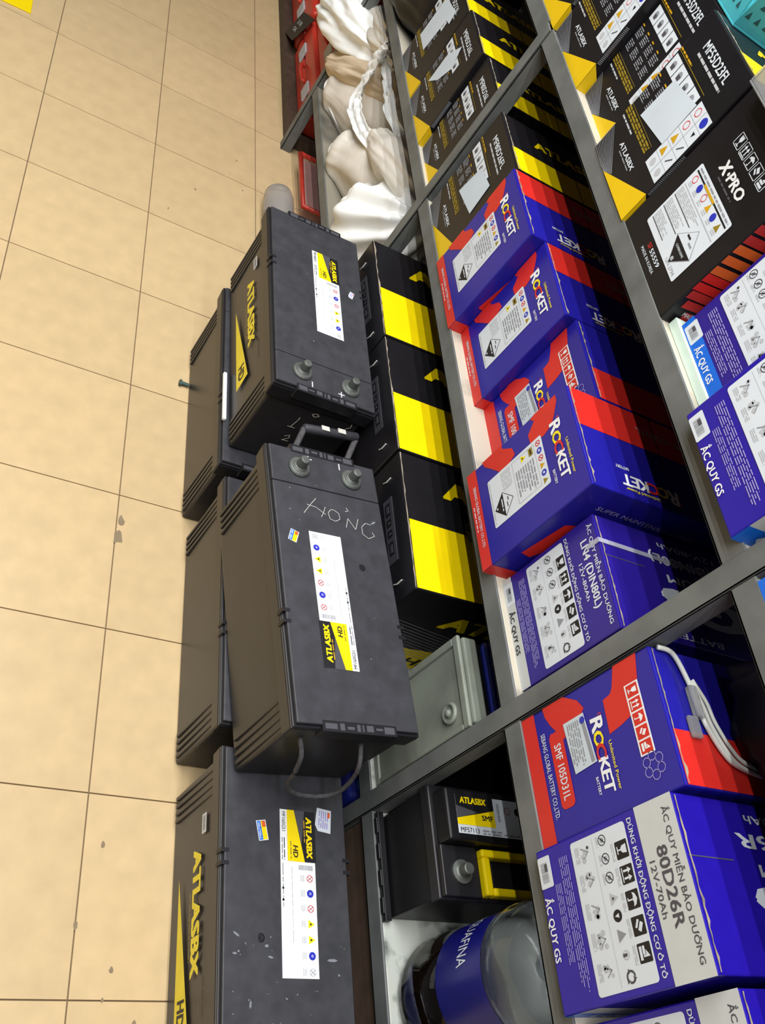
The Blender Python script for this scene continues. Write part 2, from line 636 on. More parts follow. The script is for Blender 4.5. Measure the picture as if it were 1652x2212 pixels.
def hazard_label(p, a0, b0, a1, b1, seed=3):
    A = lambda x: a0 + (a1 - a0) * x
    B = lambda y: b0 + (b1 - b0) * y
    p.rrect(a0, b0, a1, b1, 0.003, 'lbl', 1)
    r = 0.0052 * (a1 - a0) * p.w / 0.088
    for i, (kd, m) in enumerate((('ring', 'ired'), ('disc', 'iblue'), ('ring', 'ired'), ('tri', 'ochre'), ('disc', 'iblue'), ('tri', 'tan'))):
        x, y = A(0.11 + 0.155 * i), B(0.93)
        if kd == 'ring':
            p.ring(x, y, r, r * 0.3, m, 2)
            p.line([(x - 0.6 * r / p.w, y - 0.6 * r / p.h), (x + 0.6 * r / p.w, y + 0.6 * r / p.h)], r * 0.3, m, 2)
        elif kd == 'disc':
            p.disc(x, y, r * 1.05, m, 2)
            p.disc(x, y, r * 0.4, 'lbl', 3)
        else:
            p.tri(x, y, r, m, 2)
    p.frame(A(.06), B(.46), A(.92), B(.86), 0.0005, 'grey', 2)
    p.rect(A(.08), B(.76), A(.23), B(.83), 'tan', 3)
    p.rect(A(.10), B(.785), A(.21), B(.805), 'ink', 4)
    p.tri(A(.15), B(.66), 0.006, 'logoy', 3)
    p.tri(A(.15), B(.655), 0.0022, 'ink', 4)
    p.words(A(.30), B(.50), A(.90), B(.84), 8, 'grey', 3, seed, 0.45, 0.35)
    p.words(A(.06), B(.25), A(.44), B(.43), 7, 'lgrey', 2, seed + 1, 0.5)
    p.words(A(.06), B(.02), A(.94), B(.05), 1, 'lgrey', 2, seed + 2, 0.6)
    ca, cb = A(.68), B(.22)
    hx, hy = 0.0215 / p.w, 0.0215 / p.h
    p.poly([(ca - hx, cb), (ca, cb - hy), (ca + hx, cb), (ca, cb + hy)], 'ink', 2)
    q = 0.93
    p.poly([(ca - hx * q, cb + 0.0008), (ca + hx * q, cb + 0.0008), (ca, cb + hy * q)], 'lbl', 3)
    p.rect(ca - hx * .35, cb + hy * .42, ca - hx * .05, cb + hy * .5, 'ink', 4)
    p.rect(ca + hx * .02, cb + hy * .3, ca + hx * .4, cb + hy * .38, 'ink', 4)
    p.words(ca - hx * .5, cb - hy * .22, ca + hx * .5, cb - hy * .1, 1, 'lbl', 4, 5, 0.9)
    p.disc(ca, cb - hy * .72, 0.0018, 'lbl', 4)


def rocket_B(p):
    p.rect(0, 0, 1, 0.095, 'rred', 0)
    p.text('SEBANG GLOBAL BATTERY CO.,LTD.', .17, .045, .80, .024, 'lbl', 2, 0.008)
    p.words(.36, .018, .62, .03, 1, 'lbl', 2, 4, 0.7)
    # rocket plume
    p.poly([(.0, .90), (.06, .90), (.16, .86), (.235, .82), (.27, .74), (.24, .62), (.14, .615), (.06, .69), (.02, .66), (0, .70)], 'rred', 0)
    p.poly([(.0, .17), (.06, .185), (.13, .24), (.23, .31), (.245, .40), (.20, .475), (.12, .46), (.05, .38), (0, .37)], 'rred', 0)
    p.poly([(.84, 0.5), (.90, .62), (1, .72), (1, .18), (.93, .24), (.86, .36)], 'rred', 0) if False else None
    hazard_label(p, .235, .185, .72, .715)
    rocket_logo(p, .225, .80, .785, .066)
    p.text('Unlimited Power', .46, .895, .80, .022, 'logoy', 2, 0.01)
    p.text('BATTERY', .64, .745, .775, .02, 'white', 2, 0.012)


def rocket_A(p, model='SMF 105D31L'):
    p.rect(0, 0, 1, 0.115, 'rred', 0)
    p.poly([(0, .19), (.08, .20), (.16, .23), (.235, .27), (.22, .215), (.28, .215), (.31, .31), (.30, .33), (.21, .34), (.20, .47), (.17, .495), (.09, .46), (0, .36)], 'rred', 0)
    p.rrect(.225, .20, .80, .305, 0.007, 'rred', 1)
    p.text(model, .32, .228, .74, .05, 'lbl', 2, 0.015)
    p.text('SEBANG GLOBAL BATTERY CO.,LTD.', .19, .142, .84, .032, 'lbl', 2, 0.006)
    p.poly([(0, .75), (.08, .73), (.15, .71), (.18, .69), (.195, .635), (.45, .63), (.43, .72), (.40, .80), (.19, .80), (.19, .885), (0, .915)], 'rred', 0)
    # handling strip
    p.rect(.185, .79, .705, .885, 'white', 1)
    for i in range(5):
        x0 = .195 + i * .1025
        p.rect(x0, .80, x0 + .09, .875, 'rred', 2)
        icon(p, ICONS[i], x0 + .005, .803, x0 + .085, .872, 'white', 3)
    for j in range(6):
        t = 2 * PI * j / 6
        p.ring(.79 + .011 / p.w * math.cos(t), .855 + .011 / p.h * math.sin(t), 0.0062, 0.0011, 'lavender', 1, 8)
    # pasted notice
    p.poly([(.205, .325), (.60, .345), (.585, .51), (.20, .485)], 'paper', 3)
    p.poly([(.225, .455), (.575, .475), (.572, .50), (.222, .478)], 'grey', 4)
    p.disc(.25, .468, 0.0045, 'iblue', 5)
    p.words(.23, .35, .57, .445, 6, 'grey', 4, 7, 0.5, 0.2)
    rocket_logo(p, .285, .52, .83, .062)
    p.text('Unlimited Power', .49, .612, .84, .02, 'logoy', 2, 0.01)
    p.text('BATTERY', .69, .475, .82, .018, 'white', 2, 0.012)


def top_rocket(red_left):
    def f(mb, w, D, H):
        p = Pr(mb, (-w / 2, -D / 2, H), (1, 0, 0), (0, 1, 0), w, D)
        if red_left:
            p.rect(.01, .012, .40, .99, 'rred', 0)
        else:
            p.rect(.61, .012, .99, .99, 'rred', 0)
        # lettering that faces the other way round: reads from the back to the front
        q = Pr(mb, (-w / 2, D / 2, H), (0, -1, 0), (1, 0, 0), D, w)
        if red_left:
            rocket_logo(q, .45, .78, .80, .10)
            q.text('Unlimited Power', .58, .91, .79, .03, 'logoy', 2, 0.01)
            q.text('BATTERY', .74, .70, .82, .03, 'white', 2, 0.01)
            q.text('SMF 105D31L', .25, .18, .60, .06, 'lgrey', 2, 0.01)
    return f


def side_rocket(p):
    p.rect(0, 0, 1, 0.095, 'rred', 0)
    p.text('SUPER MAINTENANCE FREE', .14, .82, .74, .032, 'lavender', 2, 0.012, 0.1)
    p.poly([(.06, .28), (.10, .62), (.30, .72), (.62, .70), (.80, .55), (.6, .58), (.34, .56), (.2, .46), (.12, .26)], 'rred', 0)


def gs_label(p, a0, b0, a1, b1):
    A = lambda x: a0 + (a1 - a0) * x
    B = lambda y: b0 + (b1 - b0) * y
    p.rrect(a0, b0, a1, b1, 0.004, 'lbl', 1)
    for i in range(5):
        x = A(.115 + .161 * i)
        x1 = x + .118 * (a1 - a0)
        p.rrect(x, B(.77), x1, B(.975), 0.0012, 'ink', 2)
        icon(p, ICONS[i], x, B(.775), x1, B(.97), 'lbl', 3)
        p.words(x, B(.70), x1, B(.755), 2, 'lgrey', 2, 20 + i, 0.5)
    r = 0.0062
    for i in range(3):
        x = A(.065 + .125 * i)
        p.ring(x, B(.575), r, 0.0012, 'dgrey', 2)
        p.line([(x - .6 * r / p.w, B(.575) - .6 * r / p.h), (x + .6 * r / p.w, B(.575) + .6 * r / p.h)], 0.0012, 'dgrey', 2)
        p.disc(x, B(.575), r * .45, 'grey', 2)
        p.words(x - .006 / p.w, B(.47), x + .006 / p.w, B(.51), 2, 'lgrey', 2, 30 + i, 0.5)
    p.tri(A(.45), B(.575), r * 1.1, 'lgrey', 2)
    p.tri(A(.45), B(.565), r * .35, 'dgrey', 3)
    p.disc(A(.56), B(.575), r * 1.05, 'ink', 2)
    p.poly([(A(.545), B(.60)), (A(.575), B(.60)), (A(.56), B(.53))], 'lbl', 3)
    p.tri(A(.68), B(.575), r * 1.1, 'grey', 2)
    p.ring(A(.80), B(.58), r * .8, .0012, 'lgrey', 2)
    p.rect(A(.79), B(.53), A(.81), B(.60), 'dgrey', 3)
    recycle(p, A(.93), B(.585), r * 1.1, 'dgrey', 2)
    p.line([(A(.02), B(.40)), (A(.98), B(.40))], 0.0004, 'lgrey', 2)
    rg = random.Random(8)
    for i in range(5):
        x = A(.10 + .19 * i)
        for j in range(5):
            p.disc(x + (rg.random() - .5) * .016 / p.w, B(.25) + (rg.random() - .5) * .012 / p.h, .002 + .002 * rg.random(), 'lgrey', 2, 8)
        p.line([(x - .006 / p.w, B(.18)), (x, B(.3)), (x + .006 / p.w, B(.22))], .0012, 'grey', 3)
        p.words(x - .009 / p.w, B(.07), x + .009 / p.w, B(.15), 3, 'lgrey', 2, 50 + i, 0.5)


def barcode(p, a0, b0, a1, b1, seed=3):
    p.rrect(a0, b0, a1, b1, 0.002, 'lbl', 1)
    p.bars(a0 + (a1 - a0) * .2, b0 + (b1 - b0) * .2, a0 + (a1 - a0) * .85, b0 + (b1 - b0) * .72, 'grey', 2, seed)
    p.rect(a0 + (a1 - a0) * .25, b0 + (b1 - b0) * .5, a0 + (a1 - a0) * .5, b0 + (b1 - b0) * .72, 'dgrey', 3)


def gs_front(model, amp, band, foot, model_box=(.27, .72)):
    """band: silver title band; foot: material of the foot strip or None"""
    def f(p):
        if foot:
            p.rect(0, 0, 1, .095 if foot == 'skyblue' else .10, foot, 0)
        barcode(p, .05, .008, .25, .105)
        p.text('ẮC QUY GS', .31, .018, .70, .042, 'ink' if foot == 'silver' else 'white', 2, 0.022)
        p.words(.25, .115, .75, .165, 4, 'lavender', 1, 61, 0.45, 0.1)
        p.words(.10, .175, .92, .245, 5, 'lavender', 1, 62, 0.45, 0.1)
        gs_label(p, .045, .275, .955, .675)
        p.text('DÙNG KHỞI ĐỘNG ĐỘNG CƠ Ô TÔ', .045, .695, .945, .028, 'lbl', 1, 0.018)
        fg = 'lbl'
        if band:
            p.rect(0, .755, 1, 1, 'silver', 0)
            fg = 'dgrey'
        p.text('ẮC QUY MIỄN BẢO DƯỠNG', .065, .925, .93, .032, fg, 1, 0.014)
        p.text(model, model_box[0], .838, model_box[1], .062, fg if band else 'lbl', 1, 0.022)
        p.text(amp, .335, .778, .655, .034, fg, 1, 0.010)
    return f


def top_gs(model, amp):
    def f(mb, w, D, H):
        q = Pr(mb, (-w / 2, D / 2, H), (0, -1, 0), (1, 0, 0), D, w)
        q.text(amp, .28, .08, .635, .05, 'lbl', 1, 0.012)
        q.text(model, .12, .20, .71, .085, 'lbl', 1, 0.02)
        q.text('PLATINUM', .10, .38, .63, .07, 'lbl', 1, 0.02)
        q.text('GS', .20, .52, .68, .25, 'lbl', 1, 0.05)
        q.text('BATTERY', .40, .90, .76, .05, 'lbl', 1, 0.012)
        p = Pr(mb, (-w / 2, -D / 2, H), (1, 0, 0), (0, 1, 0), w, D)
        p.rect(.365, .01, .372, .24, 'dgrey', 0)
    return f


def side_gs(p):
    p.poly([(0, 0), (.34, 0), (.34, .07), (.28, .12), (0, .12)], 'skyblue', 0)
    p.poly([(0, .12), (.28, .12), (.34, .07), (.34, .26), (0, .26)], 'silver', 0)
    p.text('GS', .10, .025, .26, .065, 'white', 1, 0.035)


def side_atlas(p):
    for j in range(26):
        b = .21 + .011 * j
        p.rect(.003, b, .028, b + .005, 'grey', 1)
    p.poly([(0, 0), (0, .20), (.18, 0)], 'gold', 0)


def atlas_front(model, paper=None, table=True):
    def f(p):
        # pinstripes over the foot
        for j in range(15):
            s = j / 14
            b = .185 - .20 * s
            e = (.47 - .15 * s, .045 - .055 * s)
            st = (0.0, b)
            if b < 0.0:
                continue
            if e[1] < 0:
                tt = b / (b - e[1])
                e = (e[0] * tt, 0)
            p.line([st, e], 0.0008, 'grey', 1)
        p.poly([(.345, 0.0), (1, .205), (1, 0)], 'gold', 0)
        p.text('ATLASBX', .27, .165, .64, .032, 'lbl', 1, 0.025, 0.12)
        p.words(.33, .145, .6, .155, 1, 'grey', 1, 5, .8)
        p.rect(0.0, .345, .63, .348, 'tan', 1)
        for j in range(3):
            p.words(.0, .285 + .018 * j, .62, .298 + .018 * j, 1, 'tan', 1, 70 + j, 0.95)
        p.words(.02, .255, .30, .268, 1, 'lgrey', 1, 75, 0.9)
        # spec columns
        for c in range(4):
            x = .02 + .165 * c
            p.words(x, .565, x + .05, .575, 1, 'ochre', 1, 80 + c, .9)
            p.words(x, .49, x + .13, .56, 5, 'grey', 1, 84 + c, .5, .3)
            p.words(x, .40, x + .13, .47, 5, 'grey', 1, 94 + c, .5, .3)
        # picture cells
        for c in range(4):
            x = .03 + .16 * c
            p.rect(x, .615, x + .15, .715, 'lbl', 1)
            p.disc(x + .075, .665, .006, 'grey', 2)
            p.rect(x + .05, .64, x + .10, .668, 'dgrey', 3)
        p.rect(0.0, .735, .68, .739, 'tan', 1)
        p.words(.02, .745, .30, .757, 1, 'ochre', 1, 99, .9)
        p.text(model, .25, .848, .77, .056, 'lbl', 1, 0.02)
        p.words(.25, .805, .79, .823, 1, 'lgrey', 1, 100, .9)
        # warning table
        if table:
            p.rect(.705, .275, .985, .712, 'lbl', 1)
            p.rect(.843, .275, .847, .712, 'grey', 2)
        for r in range(5 if table else 0):
            y = .275 + .0874 * r
            if r:
                p.rect(.705, y, .985, y + .0016, 'grey', 2)
            cy = y + .044
            if r == 0:
                p.disc(.775, cy, .006, 'lgrey', 2)
                p.disc(.915, cy, .006, 'lgrey', 2)
            elif r in (1, 2):
                p.tri(.775, cy, .0075, 'ochre', 2)
                p.line([(.89, cy - .02), (.94, cy + .02)], .002, 'dgrey', 2)
            elif r == 3:
                p.ring(.775, cy, .0065, .0012, 'ired', 2)
                p.poly([(.895, cy + .02), (.935, cy + .02), (.915, cy - .01)], 'ink', 2)
            else:
                p.ring(.775, cy, .0065, .0012, 'ired', 2)
                p.disc(.915, cy, .0075, 'iblue', 2)
        if paper:
            p.poly(paper, 'paper', 4)
    return f


def top_atlas(mb, w, D, H):
    p = Pr(mb, (-w / 2, -D / 2, H), (1, 0, 0), (0, 1, 0), w, D)
    p.rect(.60, .012, .99, .99, 'yellow', 0)
    q = Pr(mb, (w / 2, -D / 2, H), (0, 1, 0), (-1, 0, 0), D, w)
    q.text('ATLASBX', .22, .62, .80, .12, 'yellow', 1, 0.045, 0.1)


# middle shelf, left of the rocket boxes
MZ = S2
PAP = [(.35, .38), (.84, .44), (.80, .71), (.43, .67)]
PAP2 = [(.22, .36), (.71, .41), (.70, .68), (.25, .63)]
SH = [(.30, .30), (.62, .33), (.66, .80), (.36, .82)]
carton('battery_carton', 'black carton with yellow foot corner and torn white sheet, fourth from the blue rocket boxes', .468, .652, .39, MZ, .225, .30, 'blackbox', atlas_front('MF75D23L', [(.15, .33), (.52, .33), (.62, .72), (.75, .74), (.72, .86), (.22, .80)], False), top_atlas, side_atlas, seed=1)
carton('battery_carton', 'black carton with white sheet over its pictures, third from the blue rocket boxes', .656, .832, .39, MZ, .233, .30, 'blackbox', atlas_front('MF85D26L', [(.18, .30), (.40, .42), (.56, .62), (.44, .80), (.22, .62)], False), top_atlas, side_atlas, seed=2)
carton('battery_carton', 'black carton with row of white picture cells and no paper, just left of steel post', .840, 1.018 - .028, .40, MZ, .234, .30, 'blackbox', atlas_front('MF80D26L', None, False), top_atlas, side_atlas, seed=3, rz=0.0)
carton('battery_carton', 'black carton reading MF80D26FL with crumpled paper, touching the first blue rocket box', 1.046, 1.226, .392, MZ, .237, .30, 'blackbox', atlas_front('MF80D26FL', PAP, False), top_atlas, side_atlas, seed=4)

# rocket boxes
GR = 'blue and red rocket battery boxes on the middle shelf'
carton('rocket_battery_box', 'blue and red rocket box with white hazard label, against the black MF80D26FL carton', 1.2285, 1.410, .384, MZ, .236, .31, 'rblue', rocket_B, top_rocket(True), side_rocket, GR, seed=5)
carton('rocket_battery_box', 'blue and red rocket box with white hazard label and frayed top fold, second along', 1.4125, 1.587, .412, MZ, .236, .31, 'rblue', rocket_B, top_rocket(True), side_rocket, GR, seed=6)
carton('rocket_battery_box', 'blue and red rocket box reading SMF 1000RA set back between two others', 1.589, 1.754, .432, MZ, .236, .31, 'rblue', lambda p: rocket_A(p, 'SMF 1000RA'), top_rocket(False), side_rocket, GR, seed=7)
carton('rocket_battery_box', 'blue and red rocket box with hazard label standing forward beside the LN4 box', 1.757, 1.9335, .368, MZ, .237, .31, 'rblue', rocket_B, top_rocket(True), side_rocket, GR, seed=8)
carton('rocket_battery_box', 'blue and red rocket box reading SMF 105D31L with white cable on top', 2.1655, 2.333, .389, MZ, .236, .31, 'rblue', rocket_A, top_rocket(False), side_rocket, GR, seed=9)

# GS boxes
t = carton('battery_box', 'shrink wrapped purple box reading LN4 (DIN80L) beside the steel post', 1.9435, 2.118, .402, MZ, .195, .32, 'gspurple', gs_front('LN4 (DIN80L)', '12V-80Ah', False, 'silver', (.17, .75)), top_gs('LN4 (DIN80L)', '12V-80Ah'), None, seed=10)
# strap of clear tape round the box
w_, D_, H_ = .1745, .32, .195
mbt = MB()
mbt.box(-w_ / 2 + .040, -D_ / 2 - .0018, H_ - .022, -w_ / 2 + .047, -D_ / 2 - .001, H_ + .0014, 'tape')
mbt.box(-w_ / 2 + .040, -D_ / 2 - .0018, H_ + .0012, -w_ / 2 + .047, D_ / 2, H_ + .0018, 'tape')
mbt.build('clear_tape', t)
carton('battery_box', 'blue and silver box reading 80D26R beside the SMF 105D31L rocket box', 2.337, 2.516, .375, MZ, .224, .30, 'gsblue', gs_front('80D26R', '12V-70Ah', True, None), top_gs('80D26R', '12V-70Ah'), side_gs, 'blue and silver battery boxes', seed=11)
carton('battery_box', 'blue and silver box next to the 80D26R box, over the water bottle', 2.526, 2.705, .398, MZ, .224, .30, 'gsblue', gs_front('80D26R', '12V-70Ah', True, None), top_gs('80D26R', '12V-70Ah'), side_gs, 'blue and silver battery boxes', seed=12)

# top shelf
TZ = S3
carton('battery_carton', 'black carton on the top shelf with yellow corner above the steel post', .838, 1.018, .39, TZ, .24, .27, 'blackbox', atlas_front('MF55D23FL'), top_atlas, side_atlas, seed=13)
carton('battery_carton', 'black carton on the top shelf next along from the one under the teal basket', 1.030, 1.212, .392, TZ, .24, .27, 'blackbox', atlas_front('MF55D23FL'), top_atlas, side_atlas, seed=14)
carton('battery_carton', 'black carton reading MF55D23FL set back under the teal basket', 1.215, 1.380, .410, TZ, .24, .27, 'blackbox', atlas_front('MF55D23FL'), top_atlas, side_atlas, seed=15)
carton('battery_carton', 'black carton reading MF55D23FL with pale paper pasted on, beside the X-PRO box', 1.383, 1.564, .384, TZ, .241, .27, 'blackbox', atlas_front('MF55D23FL', PAP2), top_atlas, side_atlas, seed=16)


def xpro_front(p):
    p.rrect(.18, .145, .83, .57, 0.003, 'lbl', 1)
    p.rect(.20, .525, .81, .535, 'ink', 2)
    p.rect(.36, .523, .56, .537, 'ochre', 3)
    p.words(.21, .545, .80, .558, 1, 'grey', 2, 3, .8)
    for i, (kd, m) in enumerate((('ring', 'ired'), ('disc', 'iblue'), ('ring', 'ired'), ('tri', 'ochre'), ('disc', 'iblue'), ('tri', 'tan'))):
        x, y = .25 + .1 * i, .495
        if kd == 'ring':
            p.ring(x, y, .0055, .0012, m, 2)
        elif kd == 'disc':
            p.disc(x, y, .0058, m, 2)
        else:
            p.tri(x, y, .006, m, 2)
        p.words(x - .025, .45, x + .025, .475, 2, 'lgrey', 2, 40 + i, .5)
    p.rect(.20, .432, .81, .438, 'lgrey', 2)
    for i in range(3):
        p.rect(.20, .355 - .085 * i, .56 - .05 * i, .36 - .085 * i, 'dgrey', 2)
        p.words(.20, .36 - .085 * i, .62 - .08 * i, .425 - .085 * i, 6, 'lgrey', 2, 50 + i, .55, .4)
    ca, cb = .66, .285
    hx, hy = .028 / p.w, .028 / p.h
    p.poly([(ca - hx, cb), (ca, cb - hy), (ca + hx, cb), (ca, cb + hy)], 'grey', 2)
    q = .95
    p.poly([(ca - hx * q, cb), (ca + hx * q, cb), (ca, cb + hy * q)], 'lbl', 3)
    p.poly([(ca - hx * q, cb), (ca, cb - hy * q), (ca + hx * q, cb)], 'ink', 3)
    p.text('CORROSIVE', ca - hx * .5, cb - hy * .3, ca + hx * .5, .014, 'lbl', 4, .01)
    p.text('8', ca - .015, cb - hy * .82, ca + .015, .022, 'lbl', 4, .01)
    p.rect(ca - hx * .4, cb + hy * .4, ca - hx * .02, cb + hy * .5, 'ink', 4)
    p.rect(ca + hx * .05, cb + hy * .25, ca + hx * .45, cb + hy * .35, 'grey', 4)
    p.text('UN 2794', .62, .158, .79, .022, 'grey', 2, .0)
    p.text('X', .335, .635, .44, .065, 'white', 1, .04, .2)
    p.disc(.455, .665, .0025, 'white', 1)
    p.text('PRO', .475, .638, .71, .058, 'white', 1, .035, .08)
    p.words(.40, .605, .66, .618, 1, 'dgrey', 1, 9, .8)
    for i in range(5):
        x = .255 + .108 * i
        p.frame(x, .755, x + .095, .83, .0011, 'lbl', 1)
        icon(p, ICONS[i], x + .005, .757, x + .09, .828, 'lbl', 2)
    p.text('SF', .38, .092, .43, .027, 'dred', 1, .02)
    p.text('55559', .44, .09, .62, .027, 'lbl', 1, .02)
    p.text('MADE IN KOREA', .35, .048, .63, .02, 'lbl', 1, .006)


def xpro_side(p):
    # fan of red and orange slats printed on the side
    Yo, zs = .387, TZ
    pts = [(.412, .425, .012), (.398, .422, .028), (.391, .420, .043), (.384, .421, .057), (.380, .421, .072), (.378, .421, .086), (.382, .423, .104), (.382, .424, .122), (.381, .426, .138), (.384, .428, .155), (.388, .432, .172), (.394, .436, .19)]
    cols = ['dred', 'dred', 'dred', 'rred', 'rred', 'orange', 'orange', 'orange', 'dred', 'dred', 'dred', 'dred']
    for i, (y0, y1, z) in enumerate(pts):
        a0, a1 = max(0.004, (y0 - Yo) / p.w), (y1 + .03 - Yo) / p.w
        b = z / p.h
        h = .0128 / p.h
        p.poly([(a0, b), (a1, b + .02), (a1, b + h + .02), (a0, b + h)], cols[i], 1)
    p.text('MADE IN', .085, .075, .2, .026, 'lbl', 2, .01)


carton('battery_carton', 'black X-PRO carton with large white corrosive label and orange slats on its side', 1.567, 1.766, .387, TZ, .24, .27, 'blackside', xpro_front, None, xpro_side, seed=17, seam=False)
carton('battery_box', 'blue box with sky blue foot strip set back behind white foam on top shelf', 1.786, 1.940, .406, TZ + .0155, .22, .30, 'gspurple', gs_front('', '', False, 'skyblue'), None, None, seed=18)
carton('battery_box', 'plain blue box standing at the edge of the top shelf above the LN4 box', 1.9435, 2.120, .368, TZ, .22, .30, 'gsblue', gs_front('', '', False, None), None, side_gs, seed=19)
t = carton('battery_box', 'blue box with sky blue border on the top shelf right of the post', 2.170, 2.345, .386, TZ, .22, .30, 'skyblue', lambda p: (p.rrect(.05, .04, .95, .70, .006, 'lbl', 1), p.words(.1, .1, .9, .5, 10, 'grey', 2, 4, .5)), None, None, seed=20, seam=False)

# foam and sheet on the top shelf in front of the recessed box
tag(MB().box(1.770, .402, TZ + .0003, 1.940, .71, TZ + .015, 'foam').build('foam_sheet', None, bevel=.001), 'pale green foam sheet lying under the recessed blue box', 'foam')

# ------------------------------------------------------------------ big cartons on the low shelf
def big_carton(X0, X1, Y0, label, seed, shown_side=False):
    w, D, H = X1 - X0, .53, .238
    t = thing('large_battery_carton', label, 'box', ((X0 + X1) / 2, Y0 + D / 2, S1), 0, 'large black and yellow cartons on the low shelf')
    MB().box(-w / 2, -D / 2, 0, w / 2, D / 2, H, 'blackbox').build('carton_body', t, bevel=.003)
    mb = MB()
    p = Pr(mb, (-w / 2, -D / 2, H), (1, 0, 0), (0, 1, 0), w, D)
    p.rect(.515, .008, .992, .995, 'yellow', 0)
    q = Pr(mb, (w / 2, -D / 2, H), (0, 1, 0), (-1, 0, 0), D, w)
    q.text('ATLASBX', .165, .73, .86, .135, 'yellow', 1, .05, .12)
    mb.build('top_print', t)
    worn(t, w, D, H, seed, .0, .0032)
    # carrying slot with the plastic grip of the battery behind it
    g = MB()
    z0, z1 = H - .062, H - .036
    g.box(-.065, -D / 2 - .0015, z0, .065, -D / 2 - .0002, z1, 'lid')
    for (a, b) in ((-.055, -.030), (-.022, -.008), (.0, .014), (.024, .05)):
        g.box(a, -D / 2 - .0022, z0 + .006, b, -D / 2 - .0012, z1 - .006, 'ink')
        g.box(a + .006, -D / 2 - .003, z0 + .010, b - .004, -D / 2 - .002, z1 - .010, 'lid')
    g.build('handle_slot', t)
    for xx in (-.105, .105):
        s = MB()
        s.tube([(xx, -D / 2 - .001, H - .055), (xx + .004, -D / 2 - .0015, H - .045), (xx + .003, -D / 2 - .001, H - .032)], .0012, 'chalk', 6)
        s.build('staple', t)
    mb = MB()
    p = Pr(mb, (w / 2, -D / 2, 0), (0, 1, 0), (0, 0, 1), D, H)
    p.text('ATLASBX', .20, .625, .80, .155, 'yellow', 1, .05, .12)
    for j in range(11):
        b = .60 - .035 * j
        p.line([(.06, b), (.36, b - .12)], .0013, 'grey', 1)
    p.poly([(.0, .0), (.62, 0), (.36, .30), (.10, .245), (0, .24)], 'yellow', 0)
    p.text('HD', .22, .05, .34, .10, 'ink', 2, .03, .2)
    mb.build('side_print', t)
    return t


big_carton(1.0285, 1.3155, .3425, 'large black carton with yellow top half behind the yellow printed battery, nearest the white sacks', 31)
big_carton(1.3195, 1.6030, .3430, 'large black carton with yellow top half, middle one of three', 32)
big_carton(1.6075, 1.8900, .3450, 'large black carton with yellow top half beside the grey metal case', 33)
# black plastic scrap on the third carton
sc_ = MB()
for (cx, cy, r) in ((1.64, .50, .03), (1.70, .495, .022), (1.745, .488, .026), (1.79, .51, .03)):
    rg = random.Random(int(cx * 1000))
    sc_.lathe([(r * .5, 0), (r, .004), (r * .9, .010), (r * .4, .015)], 'bagblack', (cx, cy, S1 + .2385), 9)
tag(sc_.build('plastic_wrap', None, smooth=False), 'crumpled black plastic wrap on the large carton under the middle beam', 'plastic')

# grey fronted case
t = thing('metal_case', 'grey panelled metal case with blue top and round latch behind the post', 'case', (2.046, .56, S1))
MB().box(-.074, -.155, 0, .074, .16, .250, 'cbat').build('case_body', t, bevel=.004)
fr = MB()
fr.box(-.075, -.162, .0, .075, -.1552, .012, 'caseg')
fr.box(-.075, -.162, .244, .075, -.1552, .258, 'caseg')
fr.box(-.075, -.162, .012, -.062, -.1552, .244, 'caseg')
fr.box(.066, -.162, .012, .075, -.1552, .244, 'caseg')
fr.build('front_frame', t, bevel=.002)
MB().box(-.0619, -.1585, .0121, .0659, -.1556, .2439, 'caseg').build('front_panel', t, bevel=.001)
MB().lathe([(.017, 0), (.017, -.004), (.013, -.007), (.012, -.004), (.006, -.004), (.005, -.009), (.003, -.010)], 'caseg', (.038, -.1585, .215), 18, 'y').build('latch', t, smooth=True)
MB().box(-.072, -.1545, .2502, .07, -.128, .262, 'caseg').build('top_lip', t, bevel=.004)
bl = MB()
bl.box(-.070, -.12, .2502, .066, .12, .275, 'caseb')
bl.build('blue_cover', t, bevel=.012)
MB().lathe([(.012, 0), (.012, .016), (.008, .02)], 'caseb', (.058, -.105, .2755), 12).build('knob', t, smooth=True)

# blue canister under the low shelf and the added shade board of the right bay
t = thing('plastic_canister', 'blue plastic canister on the floor under the low shelf', 'canister', (2.06, .49, 0))
MB().box(-.055, -.09, .001, .055, .09, .150, 'caseb').build('canister_body', t, bevel=.014, seg=3)
MB().lathe([(.016, .150), (.018, .153), (.018, .170), (.014, .173)], 'skyblue', (.03, -.06, 0), 16).build('cap', t)
MB().tube(smooth_pts([(-.035, -.01, .148), (-.035, -.005, .172), (-.035, .03, .180), (-.035, .06, .172), (-.035, .065, .148)]), .008, 'caseb', 8).build('handle', t, smooth=True)
rbox('kick_board', 2.165, RY + .008, .0005, 3.248, RY + .026, S1 - .036, 'wood')  # dark board added to stand for the shade under the low shelf

# ------------------------------------------------------------------ truck batteries
BL, BW, BH = .495, .213, .214


